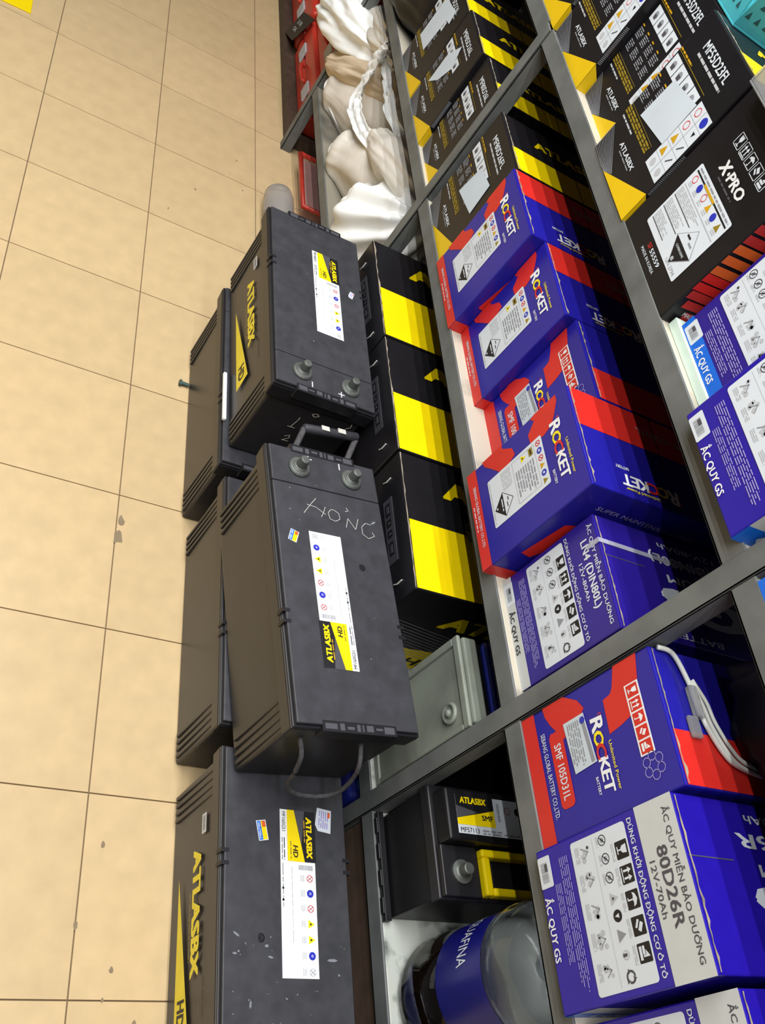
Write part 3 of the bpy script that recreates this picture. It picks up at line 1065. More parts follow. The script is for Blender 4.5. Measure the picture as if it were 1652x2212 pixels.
def truck_battery(label, loc, rz, front_print=False, label_on=True, stickers=(), hole=True, covered=False):
    t = thing('truck_battery', label, 'battery', loc, rz, 'big black truck batteries stacked on the floor')
    bw, bl = BW - .016, BL - .014
    body = MB()
    body.box(-bl / 2, -bw / 2, 0, bl / 2, bw / 2, .172, 'bat', .004, .003)
    body.build('case', t, bevel=.006, seg=3)
    # upright ribs at both ends of the long faces
    for sy in (-1, 1):
        for sx in (-1, 1):
            for j in range(4):
                r = MB()
                x = sx * (bl / 2 - .014 - .0125 * j)
                y0, y1 = (bw / 2 - .006, bw / 2 + .0012) if sy > 0 else (-bw / 2 - .0012, -bw / 2 + .006)
                r.box(x - .0032, y0, .012, x + .0032, y1, .168, 'bat')
                r.build('rib', t, bevel=.001, seg=1)
    lid = MB()
    lid.box(-BL / 2, -BW / 2, .170, BL / 2, BW / 2, .203, 'lidtrim', .002, .002)
    lid.build('lid_skirt', t, bevel=.003)
    MB().box(-BL / 2 + .001, -BW / 2 + .001, .2032, BL / 2 - .001, BW / 2 - .001, .2075, 'lidtrim').build('lid_rim', t, bevel=.0015)
    top = MB()
    sx = BL / 2 - .078
    top.box(-BL / 2 + .005, -BW / 2 + .005, .2076, sx - .0008, BW / 2 - .005, BH, 'lid')
    top.build('lid_top', t, bevel=.0016)
    MB().box(sx + .0008, -BW / 2 + .005, .2076, BL / 2 - .005, BW / 2 - .005, BH, 'lid').build('terminal_cover', t, bevel=.0016)
    # terminal posts
    for sy in (() if covered else (-1, 1)):
        mb = MB()
        c = (BL / 2 - .043, sy * .05, BH)
        mb.lathe([(.020, .0), (.020, .003), (.0175, .006), (.012, .0062), (.0115, .008), (.0095, .009), (.0083, .024), (.0070, .0255)], 'lead', c, 22)
        o = mb.build('terminal', t)
        o.modifiers.new('b', 'BEVEL').width = .0006
    x, y = BL / 2 - .020, .052
    for k in (() if covered else (0, 1)):
        mk = MB()
        p = Pr(mk, (0, 0, BH), (1, 0, 0), (0, 1, 0), 1, 1)
        if k:
            p.line([(x - .006, y - .022), (x + .006, y - .022)], .002, 'white', 1)
            p.line([(x, y - .028), (x, y - .016)], .002, 'white', 2)
        else:
            p.line([(x - .006, -.03), (x + .006, -.03)], .002, 'white', 1)
        mk.build('polarity_mark', t)
    # notches along the long edges
    for sy in (-1, 1):
        for k in (0, 1):
            n = MB()
            n.box(-BL / 2 + .158 + .018 * k, sy * BW / 2 - (.012 if sy > 0 else .0006), .196, -BL / 2 + .164 + .018 * k, sy * BW / 2 + (.0006 if sy > 0 else .012), BH + .0003, 'ink')
            n.build('notch', t)
    if hole:
        h = MB()
        h.lathe([(.0065, BH + .0002), (.0045, BH + .0006), (.001, BH + .0004)], 'ink', (0.03, -.045, 0), 14)
        h.build('vent_hole', t)
    # comb shaped grip strip let into each short end
    for sx in (-1, 1):
        x0 = sx * BL / 2
        g = MB()
        g.box(min(x0 - sx * .012, x0 + sx * .005), -.062, .190, max(x0 - sx * .012, x0 + sx * .005), .062, BH + .0004, 'ink')
        for (a, b, c0, c1) in ((-.058, -.040, -.009, .002), (-.038, -.026, -.006, -.002), (-.022, -.010, -.009, .001), (-.006, -.003, -.009, .002), (.0, .006, -.009, .002), (.010, .022, -.005, .000), (.026, .034, -.009, .002), (.038, .058, -.008, .001)):
            g.box(min(x0 + sx * c0, x0 + sx * c1), a, BH - .002, max(x0 + sx * c0, x0 + sx * c1), b, BH + .0008, 'dgrey')
        g.build('end_grip', t, bevel=.0006, seg=1)
    if label_on:
        mb = MB()
        lw, lh = .236, .060
        p = Pr(mb, (-.155, -.012, BH), (1, 0, 0), (0, 1, 0), lw, lh)
        p.rect(0, 0, 1, .97, 'white', 0)
        p.rect(0.0, .20, .325, 1.0, 'ink', 1)
        p.poly([(.0, .20), (.325, .20), (.325, .62), (.02, .42), (0, .38)], 'yellow', 2) if False else None
        p.poly([(.0, .20), (.325, .20), (.325, .68), (.0, .40)], 'yellow', 2)
        p.poly([(.0, .40), (.0, .70), (.22, .60)], 'dgrey', 2)
        p.text('ATLASBX', .04, .74, .30, .15, 'yellow', 3, .045, .1)
        p.words(.06, .67, .2, .70, 1, 'ochre', 3, 3, .9)
        p.text('HD', .225, .36, .30, .13, 'ink', 3, .03, .15)
        p.words(.2, .28, .31, .31, 1, 'tan', 3, 4, .9)
        p.text('MF160G51', .015, .055, .14, .095, 'ink', 2, .004)
        p.words(.18, .10, .32, .14, 1, 'dgrey', 2, 6, .7)
        p.words(.18, .04, .32, .08, 1, 'grey', 2, 7, .7)
        p.words(.34, .05, .60, .09, 1, 'grey', 2, 8, .6)
        p.disc(.49, .06, .0018, 'greenbolt', 2)
        p.disc(.56, .06, .0018, 'ink', 2)
        p.bars(.345, .50, .375, .90, 'grey', 2, 4, 'v')
        for i, (kd, m) in enumerate((('ring', 'ired'), ('disc', 'iblue'), ('ring', 'ired'), ('tri', 'logoy'), ('tri', 'logoy'), ('disc', 'iblue'), ('ring', 'lgrey'))):
            x = .425 + .09 * i
            if kd == 'ring':
                p.ring(x, .80, .0052, .001, m, 2)
                p.line([(x - .012, .86), (x + .012, .74)], .001, m, 2)
                p.line([(x - .012, .74), (x + .012, .86)], .0006, 'dgrey', 2)
            elif kd == 'disc':
                p.disc(x, .80, .0056, m, 2)
                p.disc(x, .80, .002, 'lavender', 3)
            else:
                p.tri(x, .80, .006, m, 2)
                p.tri(x, .79, .002, 'ink', 3)
            p.words(x - .02, .54, x + .02, .66, 3, 'lgrey', 2, 20 + i, .5)
        p.words(.36, .30, .9, .34, 1, 'lgrey', 2, 30, .5, .3)
        mb.build('lid_label', t, label='white, yellow and black lid label')
    if front_print:
        mb = MB()
        p = Pr(mb, (-.20, -bw / 2 - .0016, 0), (1, 0, 0), (0, 0, 1), .4, .2)
        p.text('ATLASBX', .215, .50, .655, .135, 'logoy', 2, .05, -.02)
        p.words(.36, .45, .60, .465, 1, 'tan', 2, 3, .9)
        p.poly([(.28, .22), (.84, .235), (.825, .485)], 'logoy', 2)
        p.text('HD', .715, .285, .80, .12, 'ink', 3, .04, 0)
        p.rect(.09, .64, .165, .72, 'lbl', 2)
        p.bars(.098, .655, .157, .70, 'grey', 3, 3)
        p.words(.66, .66, .80, .675, 1, 'dgrey', 2, 5, .9)
        mb.build('front_print', t, label='yellow maker name and wedge on the long side')
    for (x, y, ww, hh, a, kind) in stickers:
        mb = MB()
        ca, sa = math.cos(a), math.sin(a)
        p = Pr(mb, (x, y, BH), (ca, sa, 0), (-sa, ca, 0), ww, hh)
        if kind == 'color':
            p.rect(0, 0, 1, 1, 'lbl', 0)
            p.rect(.04, .08, .96, .45, 'skyblue', 1)
            p.rect(.04, .45, .96, .92, 'yellow', 1)
            p.rect(.04, .55, .35, .92, 'orange', 2)
            p.words(.1, .15, .9, .38, 2, 'lbl', 2, 4, .5)
        else:
            p.poly([(0, .05), (.75, 0), (1, .2), (1, 1), (0, .95)], 'lbl', 0)
            p.words(.1, .2, .85, .85, 5, 'lavender', 1, 5, .5)
            p.rect(.1, .74, .35, .88, 'orange', 2)
        mb.build('sticker', t)
    return t


Bz = BH + .0012
# bottom row
truck_battery('plain sided black truck battery on the floor under the battery with yellow side lettering', (1.2785, .226, 0), PI, hole=False, label_on=False, covered=True)
truck_battery('plain sided black truck battery on the floor under the battery scratched with writing', (1.7985, .238, 0), PI, hole=False, label_on=False, covered=True)
truck_battery('black truck battery on the floor with yellow side print and uncovered lid', (2.3255, .243, 0), 0.0, True,
              stickers=((-.133, -.052, .030, .016, .18, 'color'), (-.164, .052, .036, .028, -.12, 'plain')))
# upper row
D = truck_battery('black truck battery with yellow side lettering stacked nearest the white sacks', (1.25, .2285, Bz), math.radians(.4), True, hole=False,
                  stickers=((-.075, .072, .020, .011, -.35, 'plain'),))
E_ = truck_battery('black truck battery with scratched writing on its lid, stacked on top', (1.881, .2315, Bz), PI + math.radians(4.4), False,
                   stickers=((.079, .078, .022, .015, 2.8, 'color'),))
# scratched handwriting on the lid (the letters read towards the steel rack)
def local(o, x, y):
    a = -o.rotation_euler[2]
    dx, dy = x - o.location.x, y - o.location.y
    return (dx * math.cos(a) - dy * math.sin(a), dx * math.sin(a) + dy * math.cos(a))


mb = MB()
p = Pr(mb, (0, 0, BH), (1, 0, 0), (0, 1, 0), 1, 1)
for st in ([(1.735, .195), (1.748, .186), (1.771, .172)], [(1.752, .178), (1.753, .195), (1.762, .212)], [(1.747, .212), (1.760, .208), (1.769, .204)],
           [(1.749, .222), (1.757, .217), (1.768, .220), (1.770, .230), (1.763, .239), (1.752, .237), (1.748, .228), (1.749, .222)],
           [(1.736, .252), (1.741, .256), (1.744, .250)], [(1.776, .250), (1.757, .254), (1.775, .268), (1.752, .274)],
           [(1.757, .298), (1.756, .288), (1.766, .280), (1.780, .281), (1.786, .292), (1.778, .304), (1.772, .300)]):
    p.line([local(E_, *q) for q in st], .0008, 'chalk', 1)
mb.build('scratched_writing', E_, label='pale scratched handwriting')
# grip and rope handle at the end facing the other battery
def rope_path(a, b, sag, n=14):
    a, b = Vector(a), Vector(b)
    return [a.lerp(b, i / n) + Vector((0, 0, -sag * math.sin(PI * i / n))) for i in range(n + 1)]


def to_l(o, pt):
    l = local(o, pt[0], pt[1])
    return (l[0], l[1], pt[2] - o.location.z)


h = MB()
h.lathe([(.007, 0), (.009, .004), (.009, .116), (.007, .12)], 'lid', (0, 0, 0), 12, 'x')
# turn the grip into place: build along x then map
ga, gb = Vector(to_l(E_, (1.538, .207, .378))), Vector(to_l(E_, (1.516, .322, .378)))
hv = []
for (x, y, z) in h.v:
    d = (gb - ga).normalized()
    sx_ = Vector((-d.y, d.x, 0))
    hv.append(tuple(ga + d * (x / .12 * (gb - ga).length) + sx_ * y + Vector((0, 0, z))))
h.v = hv
grip = h.build('rope_grip', E_, smooth=True)
for s_ in (.36, .66):
    c_ = ga.lerp(gb, s_)
    MB().box(c_.x - .005, c_.y - .008, c_.z + .0086, c_.x + .005, c_.y + .008, c_.z + .0102, 'chalk').build('grip_window', grip)
for (a, b) in (((1.538, .209, .378), (1.656, .176, .325)), ((1.516, .320, .378), (1.650, .284, .325))):
    MB().tube(rope_path(to_l(E_, a), to_l(E_, b), .004), .0058, 'rope', 8).build('rope', E_, smooth=True)
# loop hanging at the other end
pts = [(2.128, .180, .378), (2.150, .186, .37), (2.158, .197, .33), (2.160, .206, .29), (2.160, .226, .262), (2.160, .250, .252), (2.160, .278, .256), (2.160, .296, .28), (2.158, .292, .33), (2.150, .282, .37), (2.118, .278, .385)]
cv = []
for i in range(len(pts) - 1):
    a, b = Vector(pts[i]), Vector(pts[i + 1])
    pr_, nx_ = Vector(pts[max(i - 1, 0)]), Vector(pts[min(i + 2, len(pts) - 1)])
    for k in range(4):
        u = k / 4
        cv.append(to_l(E_, tuple(0.5 * ((2 * a) + (b - pr_) * u + (2 * pr_ - 5 * a + 4 * b - nx_) * u * u + (3 * a - pr_ - 3 * b + nx_) * u ** 3))))
MB().tube(cv, .0036, 'rope', 8).build('rope', E_, smooth=True)
# chalk figures on the end of the other battery
mb = MB()
p = Pr(mb, (BL / 2 - .006, 0, 0), (0, 1, 0), (0, 0, 1), 1, 1)
for st in ([(-.020, .112), (-.016, .132), (-.016, .14)], [(-.026, .110), (-.012, .110)], [(0.0, .158), (.008, .163), (.014, .158), (.006, .153), (0.0, .158)],
           [(-.018, .082), (-.010, .088), (-.008, .080), (-.018, .070), (-.006, .071)], [(.075, .15), (.082, .157), (.080, .166)]):
    p.line(st, .0014, 'chalk', 1)
mb.build('chalk_figures', D)
# white foam strip lying in front of the upper battery
tag(MB().box(1.30, .1195, BH + .0008, 1.425, .1272, BH + .0085, 'white').build('foam_strip', None, bevel=.002), 'white foam strip sandwiched between two stacked truck batteries', 'foam')
# dust and paint flecks on the uncovered lid
rg = random.Random(3)
for (obj_, n_, xr, yr) in ((bpy.data.objects['truck_battery.002'], 42, (.0, .17), (-.09, .09)), (bpy.data.objects['truck_battery.004'], 14, (-.2, .2), (-.09, .09)), (D, 8, (-.2, .2), (-.09, .09))):
    mb = MB()
    for i in range(n_):
        x, y = rg.uniform(*xr), rg.uniform(*yr)
        if -.16 < x < .09 and -.016 < y < .052:
            continue
        r = .0005 + .0018 * rg.random() ** 3
        a = rg.random() * PI
        st_ = 1 + 3 * rg.random() ** 3
        mb.face([(x + r * st_ * math.cos(a) * math.cos(t_) - r * math.sin(a) * math.sin(t_), y + r * st_ * math.sin(a) * math.cos(t_) + r * math.cos(a) * math.sin(t_), BH + .0005) for t_ in [2 * PI * q / 6 for q in range(6)]], 'fleck')
    fo = mb.build('dust_flecks', obj_)
    fo['kind'] = 'stuff'
# small bolt on the floor
bo = MB()
bo.lathe([(.0075, 0), (.0075, .005), (.0045, .0055), (.004, .022), (.003, .023)], 'greenbolt', (1.152, .106, .0076), 6, 'y')
tag(bo.build('bolt', None), 'small dark green bolt lying on the tiles by the lower battery', 'bolt')

# ------------------------------------------------------------------ car battery under the right bay
t = thing('car_battery', 'black car battery with yellow carrying strap beside the water bottle', 'battery', (2.2485, .5395, S1))
MB().box(-.080, -.139, 0, .080, .139, .118, 'cbat', .003, .003).build('case', t, bevel=.004)
MB().box(-.083, -.1425, .118, .083, .1425, .140, 'lidtrim').build('lid_skirt', t, bevel=.003)
MB().box(-.070, -.135, .140, .008, .135, .172, 'cbat').build('lid_top', t, bevel=.004)
MB().box(.0085, -.138, .140, .080, -.072, .150, 'lidtrim').build('terminal_deck', t, bevel=.002)
MB().box(.0085, .072, .140, .080, .138, .150, 'lidtrim').build('terminal_deck', t, bevel=.002)
for yy in (-.105, .105):
    MB().lathe([(.017, 0), (.017, .003), (.012, .004), (.0095, .006), (.0085, .019), (.007, .020)], 'lead', (.046, yy, .150), 20).build('terminal', t)
bt = MB()
bt.box(-.082, -.150, .0, .082, -.139, .012, 'cbat')
for xx in (-.06, -.02, .02, .06):
    bt.box(xx - .012, -.153, .004, xx + .012, -.150, .012, 'lidtrim')
bt.build('foot_rail', t, bevel=.001)
st = MB()
st.box(.012, -.070, .1402, .024, .070, .158, 'yellow')
st.box(.024, -.070, .1402, .078, -.056, .158, 'yellow')
st.box(.024, .056, .1402, .078, .070, .158, 'yellow')
st.box(.066, -.056, .1402, .078, .056, .158, 'yellow')
st.build('carrying_strap', t, bevel=.003)
mb = MB()
p = Pr(mb, (.002, -.128, .172), (0, 1, 0), (-1, 0, 0), .20, .068)
p.rect(.05, .06, .98, .9, 'lbl', 0)
p.rect(.05, .25, .40, .98, 'ink', 1)
p.poly([(.05, .25), (.40, .25), (.40, .62), (.05, .38)], 'yellow', 2)
p.poly([(.05, .38), (.05, .66), (.25, .54)], 'dgrey', 2)
p.text('ATLASBX', .09, .72, .33, .13, 'yellow', 3, .045, .1)
p.text('SMF', .28, .38, .38, .11, 'ink', 3, .03)
p.text('MF57113', .07, .09, .24, .10, 'ink', 2, .006)
p.words(.27, .08, .45, .20, 2, 'grey', 2, 3, .6)
p.words(.47, .10, .9, .15, 1, 'grey', 2, 4, .6)
p.bars(.43, .40, .455, .80, 'grey', 2, 4, 'v')
p.ring(.53, .66, .006, .001, 'ired', 2)
p.disc(.63, .66, .0062, 'ink', 2)
p.tri(.73, .66, .0065, 'ochre', 2)
p.disc(.83, .66, .0062, 'iblue', 2)
mb.build('lid_label', t)

# ------------------------------------------------------------------ water bottle
t = thing('water_bottle', 'large clear water bottle with dark blue label standing on the low shelf', 'bottle', (2.437, .487, S1))
prof = [(.055, .004), (.076, .002), (.084, .010), (.0865, .020), (.084, .032), (.087, .045), (.0835, .056), (.087, .068), (.084, .080), (.0855, .092),
        (.083, .098), (.083, .205), (.0855, .212), (.087, .225), (.085, .245), (.078, .268), (.062, .292), (.044, .308), (.030, .318), (.023, .326), (.022, .345)]
MB().lathe(prof, 'clear', (0, 0, 0), 40).build('bottle_body', t, smooth=True)
lb = MB()
lb.lathe([(.0838, .100), (.0840, .105), (.0840, .198), (.0838, .203)], 'aqua', (0, 0, 0), 48)
lb.f = lb.f[:-2]
lb.mi = lb.mi[:-2]
lab = lb.build('bottle_label', t, smooth=True)


def wrap_text(mb, s, th0, th1, z, cap, m, rad=.0844, bold=.01):
    vs, fs = glyphs(s)
    x0, x1 = min(q[0] for q in vs), max(q[0] for q in vs)
    out = []
    for x, y in vs:
        th = th0 + (th1 - th0) * (x - x0) / (x1 - x0)
        out.append((rad * math.sin(th), -rad * math.cos(th), z + y * cap / CAPH))
    mb.raw(out, fs, m)


mb = MB()
wrap_text(mb, 'AQUAFINA', math.radians(-72), math.radians(-10), .150, .021, 'lbl')
mb.build('lettering', lab)
MB().lathe([(.025, .332), (.0255, .334), (.0255, .350), (.023, .353)], 'skyblue', (0, 0, 0), 24).build('cap', t, smooth=False)

# ------------------------------------------------------------------ things on top of the boxes
# cable and black bag on the SMF 105D31L box
TOPZ = MZ + .237
t = thing('power_cable', 'white power cable bundled with a clear tie on the SMF 105D31L box', 'cable', (2.2, .43, TOPZ))


base = [(2.168, .400), (2.172, .424), (2.205, .437), (2.232, .441), (2.257, .446), (2.287, .461), (2.301, .479), (2.308, .521), (2.300, .58), (2.27, .63)]
for k, (dx, dy, r) in enumerate(((0, 0, .0032), (.003, .007, .0026), (-.002, .012, .0024))):
    P = [(x + dx * (1 if i > 2 else .3) - 2.2, y + dy * (1 if 3 <= i else .2) - .43, .0038 + .002 * k) for i, (x, y) in enumerate(base)]
    if k:
        P = P[2:]
    MB().tube(smooth_pts(P), r, 'cable', 8).build('cable_strand', t, smooth=True)
tie = MB()
tie.box(.012, .001, .0002, .052, .012, .010, 'milky')
tie.box(.050, -.012, .0002, .076, .004, .006, 'milky')
tie.build('clear_tie', t, bevel=.002)


def blob(name, label, cat, c, rad, mat, seed=0, amp=.12, sq=3.2, zmin=None, freq=3.0, seg=(40, 26), fold=0.0, parent=None, smooth=True, rot=0.0):
    """soft sack: superellipsoid with noise creases"""
    vs, fs = [], []
    nu, nv = seg
    off = Vector((seed * 3.1, seed * 1.7, seed * .9))
    e = 2.0 / sq
    sg = lambda v, q: math.copysign(abs(v) ** q, v)
    cr, srn = math.cos(rot), math.sin(rot)
    for j in range(nv + 1):
        ph = -PI / 2 + PI * j / nv
        for i in range(nu):
            th = 2 * PI * i / nu
            d = Vector((sg(math.cos(ph), e) * sg(math.cos(th), e), sg(math.cos(ph), e) * sg(math.sin(th), e), sg(math.sin(ph), e)))
            n1 = noise.noise(d * freq + off)
            n2 = noise.noise(d * freq * 2.7 + off)
            n3 = abs(noise.noise(Vector((d.x * freq * 1.5, d.y * freq * 1.5, d.z * freq * .6)) + off * 2))
            k = 1 + amp * n1 + amp * .5 * n2 - fold * (.35 - n3 if n3 < .35 else 0)
            x, y, z = d.x * rad[0] * k, d.y * rad[1] * k, d.z * rad[2] * k
            x, y = x * cr - y * srn, x * srn + y * cr
            if zmin is not None and c[2] + z < zmin:
                z = zmin - c[2]
            vs.append((x, y, z))
    for j in range(nv):
        for i in range(nu):
            k = (i + 1) % nu
            fs.append((j * nu + i, j * nu + k, (j + 1) * nu + k, (j + 1) * nu + i))
    mb = MB()
    mb.raw(vs, fs, mat)
    if parent is not None:
        return mb.build(name, parent, smooth=smooth)
    o = mb.build(name, None, smooth=smooth)
    o.location = c
    return tag(o, label, cat)


blob('plastic_bag', 'shiny black plastic bag stuffed on top of the SMF 105D31L box', 'bag', (2.258, .59, TOPZ + .058), (.083, .105, .066), 'bagblack', 4, .10, 4.5, TOPZ + .0015, 2.2, fold=.25)

# clear tray on the X-PRO carton
t = thing('plastic_tray', 'cloudy clear plastic tray of small parts on the X-PRO carton', 'tray', (1.672, .486, TZ + .2405))
tr = MB()
tr.box(-.085, -.125, 0, .085, .125, .003, 'milky')
tr.box(-.085, -.125, .003, -.081, .125, .05, 'milky')
tr.box(.081, -.125, .003, .085, .125, .05, 'milky')
tr.box(-.081, -.125, .003, .081, -.121, .05, 'milky')
tr.box(-.081, .121, .003, .081, .125, .05, 'milky')
tr.build('tray_body', t, bevel=.0012)
rm = MB()
rm.box(-.092, -.132, .050, .092, -.119, .055, 'milky')
rm.box(-.092, .119, .050, .092, .132, .055, 'milky')
rm.box(-.092, -.119, .050, -.079, .119, .055, 'milky')
rm.box(.079, -.119, .050, .092, .119, .055, 'milky')
rm.build('tray_rim', t, bevel=.0015)
rg = random.Random(9)
for i in range(14):
    x, y = rg.uniform(-.065, .065), rg.uniform(-.105, .105)
    MB().lathe([(.006, 0), (.010, .003), (.010, .012), (.005, .015)], rg.choice(['lbl', 'dred', 'lgrey', 'iblue']), (x, y, .0035), 10).build('part_cap', t)

# teal basket on the black cartons
t = thing('plastic_basket', 'teal perforated plastic basket standing on the black cartons', 'basket', (1.295, .545, TZ + .2415))
bk = MB()
bk.box(-.11, -.135, 0, .11, .135, .004, 'teal')
bk.build('basket_floor', t, bevel=.001)
for (nm, P0, U, ln) in (('f', (-.11, -.135), (1, 0), .22), ('r', (.11, -.135), (0, 1), .27), ('b', (.11, .135), (-1, 0), .22), ('l', (-.11, .135), (0, -1), .27)):
    sd = MB()
    U3 = Vector((U[0], U[1], 0))
    N3 = Vector((U[1], -U[0], 0))
    a = Vector((P0[0], P0[1], .004))
    b_ = a + U3 * ln
    lean = N3 * .016
    for (q0, q1, dn_) in ((0, .11, 0), ):
        sd.raw([a, b_, b_ + lean + Vector((0, 0, .11)), a + lean + Vector((0, 0, .11)),
                a - N3 * .003, b_ - N3 * .003, b_ + lean - N3 * .003 + Vector((0, 0, .11)), a + lean - N3 * .003 + Vector((0, 0, .11))],
               [(0, 1, 2, 3), (7, 6, 5, 4), (0, 4, 5, 1), (1, 5, 6, 2), (2, 6, 7, 3), (3, 7, 4, 0)], 'teal')
    side = sd.build('basket_wall', t)
    hl = MB()
    n = int(ln / .017)
    for r in range(5):
        for c in range(n):
            s0 = (c + .5 + .5 * (r % 2)) * ln / (n + .5)
            z = .018 + r * .018
            ctr = a + U3 * s0 + lean * (z / .11) + Vector((0, 0, z)) + N3 * .0006
            up = (lean + Vector((0, 0, .11))).normalized()
            hl.face([ctr - U3 * .0045 - up * .004, ctr + U3 * .0045 - up * .004, ctr + up * .006], 'tealdk')
    hl.build('perforation', side)
rim = MB()
rim.tube([(-.128, -.153, .114), (.128, -.153, .114), (.128, .153, .114), (-.128, .153, .114), (-.128, -.153, .114)], .005, 'teal', 8)
rim.build('basket_rim', t, smooth=True)

# ------------------------------------------------------------------ sacks and bags in the low left bay
def ridged(v):
    return 1 - 2 * abs(noise.noise(v))


def sack(name, label, pts, rads, mat, squash=(1, 1), pleats=9, amp=.10, seed=1, nu=110, zmin=None, cat='sack', soft=.12, crease=.06, group=None, floor_y=None, zmax=None):
    """cloth sack swept along an axis, with ridged folds and pleats that gather towards the neck"""
    P = smooth_pts(pts, 14)
    n = len(P)
    rr = []
    m = len(rads) - 1
    for i in range(n):
        t = i / (n - 1) * m
        k = min(int(t), m - 1)
        u = t - k
        u = u * u * (3 - 2 * u)
        rr.append(rads[k] * (1 - u) + rads[k + 1] * u)
    vs, fs = [], []
    off = Vector((seed * 2.3, seed * 5.1, seed * .7))
    for i, p in enumerate(P):
        d = (P[min(i + 1, n - 1)] - P[max(i - 1, 0)]).normalized()
        a = d.cross(Vector((0, 0, 1)))
        if a.length < .05:
            a = Vector((1, 0, 0))
        a.normalize()
        b = a.cross(d).normalized()
        s = i / (n - 1)
        for k in range(nu):
            th = 2 * PI * k / nu
            c1 = Vector((math.cos(th), math.sin(th), s * 2.0))
            c2 = Vector((math.cos(th) * 2.6, math.sin(th) * 2.6, s * 1.6)) + off
            c3 = Vector((math.cos(th) * 2.0, math.sin(th) * 2.0, s * 5.0)) + off * 2
            q = 1 + soft * noise.noise(c1 * 1.5 + off) + crease * ridged(c2) + crease * .55 * ridged(c3) + crease * .3 * ridged(c2 * 2.3)
            pl = amp * (.08 + s * s * s) * math.sin(pleats * th + 2.6 * noise.noise(c1 * 1.3 + off))
            r = rr[i] * (q + pl)
            v = p + a * (r * squash[0] * math.cos(th)) + b * (r * squash[1] * math.sin(th))
            if zmin is not None and v.z < zmin and (floor_y is None or v.y > floor_y):
                v.z = zmin + .0005 * noise.noise(v * 30)
            if zmax is not None and v.z > zmax:
                v.z = zmax - .1 * (v.z - zmax) * 0
            vs.append(v)
    for i in range(n - 1):
        for k in range(nu):
            q = (k + 1) % nu
            fs.append((i * nu + k, i * nu + q, (i + 1) * nu + q, (i + 1) * nu + k))
    fs.append(tuple(reversed(range(nu))))
    fs.append(tuple(range((n - 1) * nu, n * nu)))
    mb = MB()
    org = Vector(pts[0])
    mb.raw([v - org for v in vs], fs, mat)
    o = mb.build(name, None, smooth=True)
    o.location = org
    return tag(o, label, cat, group)


def ribbon(P, wid, mat, name, parent, seed=1):
    """crumpled strip of bag plastic"""
    P = smooth_pts(P, 8)
    vs, fs = [], []
    for i, p in enumerate(P):
        d = (P[min(i + 1, len(P) - 1)] - P[max(i - 1, 0)]).normalized()
        a = d.cross(Vector((0, -1, .35))).normalized()
        nn = a.cross(d).normalized()
        ww = wid * (1 + .25 * noise.noise(p * 14 + Vector((seed, 0, 0))))
        for k in range(7):
            u = k / 6 - .5
            vs.append(p + a * (ww * u) + nn * (.010 * noise.noise(Vector((u * 5, i * .35, seed * 3.3))) + .006 * math.cos(u * 12)))
    for i in range(len(P) - 1):
        for k in range(6):
            fs.append((i * 7 + k, i * 7 + k + 1, (i + 1) * 7 + k + 1, (i + 1) * 7 + k))
    mb = MB()
    mb.raw(vs, fs, mat)
    o = mb.build(name, parent, smooth=True)
    sd = o.modifiers.new('thick', 'SOLIDIFY')
    sd.thickness = .0012
    return o


ZS = S1 + .001
# bright tied bag nearest the truck batteries
sack('tied_bag', 'bright white plastic bag tied at the neck, next to the stacked truck battery', [(.585, .46, .262), (.66, .468, .295), (.76, .478, .335), (.86, .49, .425), (.905, .505, .50), (.915, .51, .53)],
     [.015, .075, .118, .085, .022, .03], 'sackw', (1.0, 1.0), 12, .42, 2, zmin=ZS, cat='bag', soft=.14, crease=.05)
# slumped cloth sack with open folded mouth
cs = sack('cloth_sack', 'slumped grey cloth sack with folded mouth between the tied bag and handled bag', [(.345, .425, .245), (.40, .46, .275), (.52, .55, .335), (.66, .64, .385), (.80, .74, .40), (.86, .80, .40)],
          [.012, .085, .140, .150, .12, .03], 'sackg', (1.0, .95), 7, .04, 4, zmin=ZS, cat='sack', soft=.10, crease=.05)
cs2 = sack('cloth_sack', 'smooth pale cloth sack lying by the leg of the rack', [(.045, .43, .25), (.10, .455, .28), (.20, .53, .315), (.30, .62, .335), (.38, .74, .33), (.42, .80, .32)],
           [.012, .075, .112, .11, .08, .02], 'sackg', (1.0, 1.0), 6, .04, 7, zmin=ZS, cat='sack', soft=.10, crease=.05)
# rolled hems along the mouths
for o_, lst in ((cs, [(.352, .405, .262), (.385, .397, .255), (.43, .413, .25), (.48, .440, .245), (.53, .462, .24)]), (cs2, [(.05, .405, .285), (.08, .392, .27), (.13, .402, .258), (.19, .428, .25), (.25, .462, .245)])):
    MB().tube([Vector(q) - o_.location for q in smooth_pts(lst)], .006, 'sackw', 10).build('hem', o_, smooth=True)
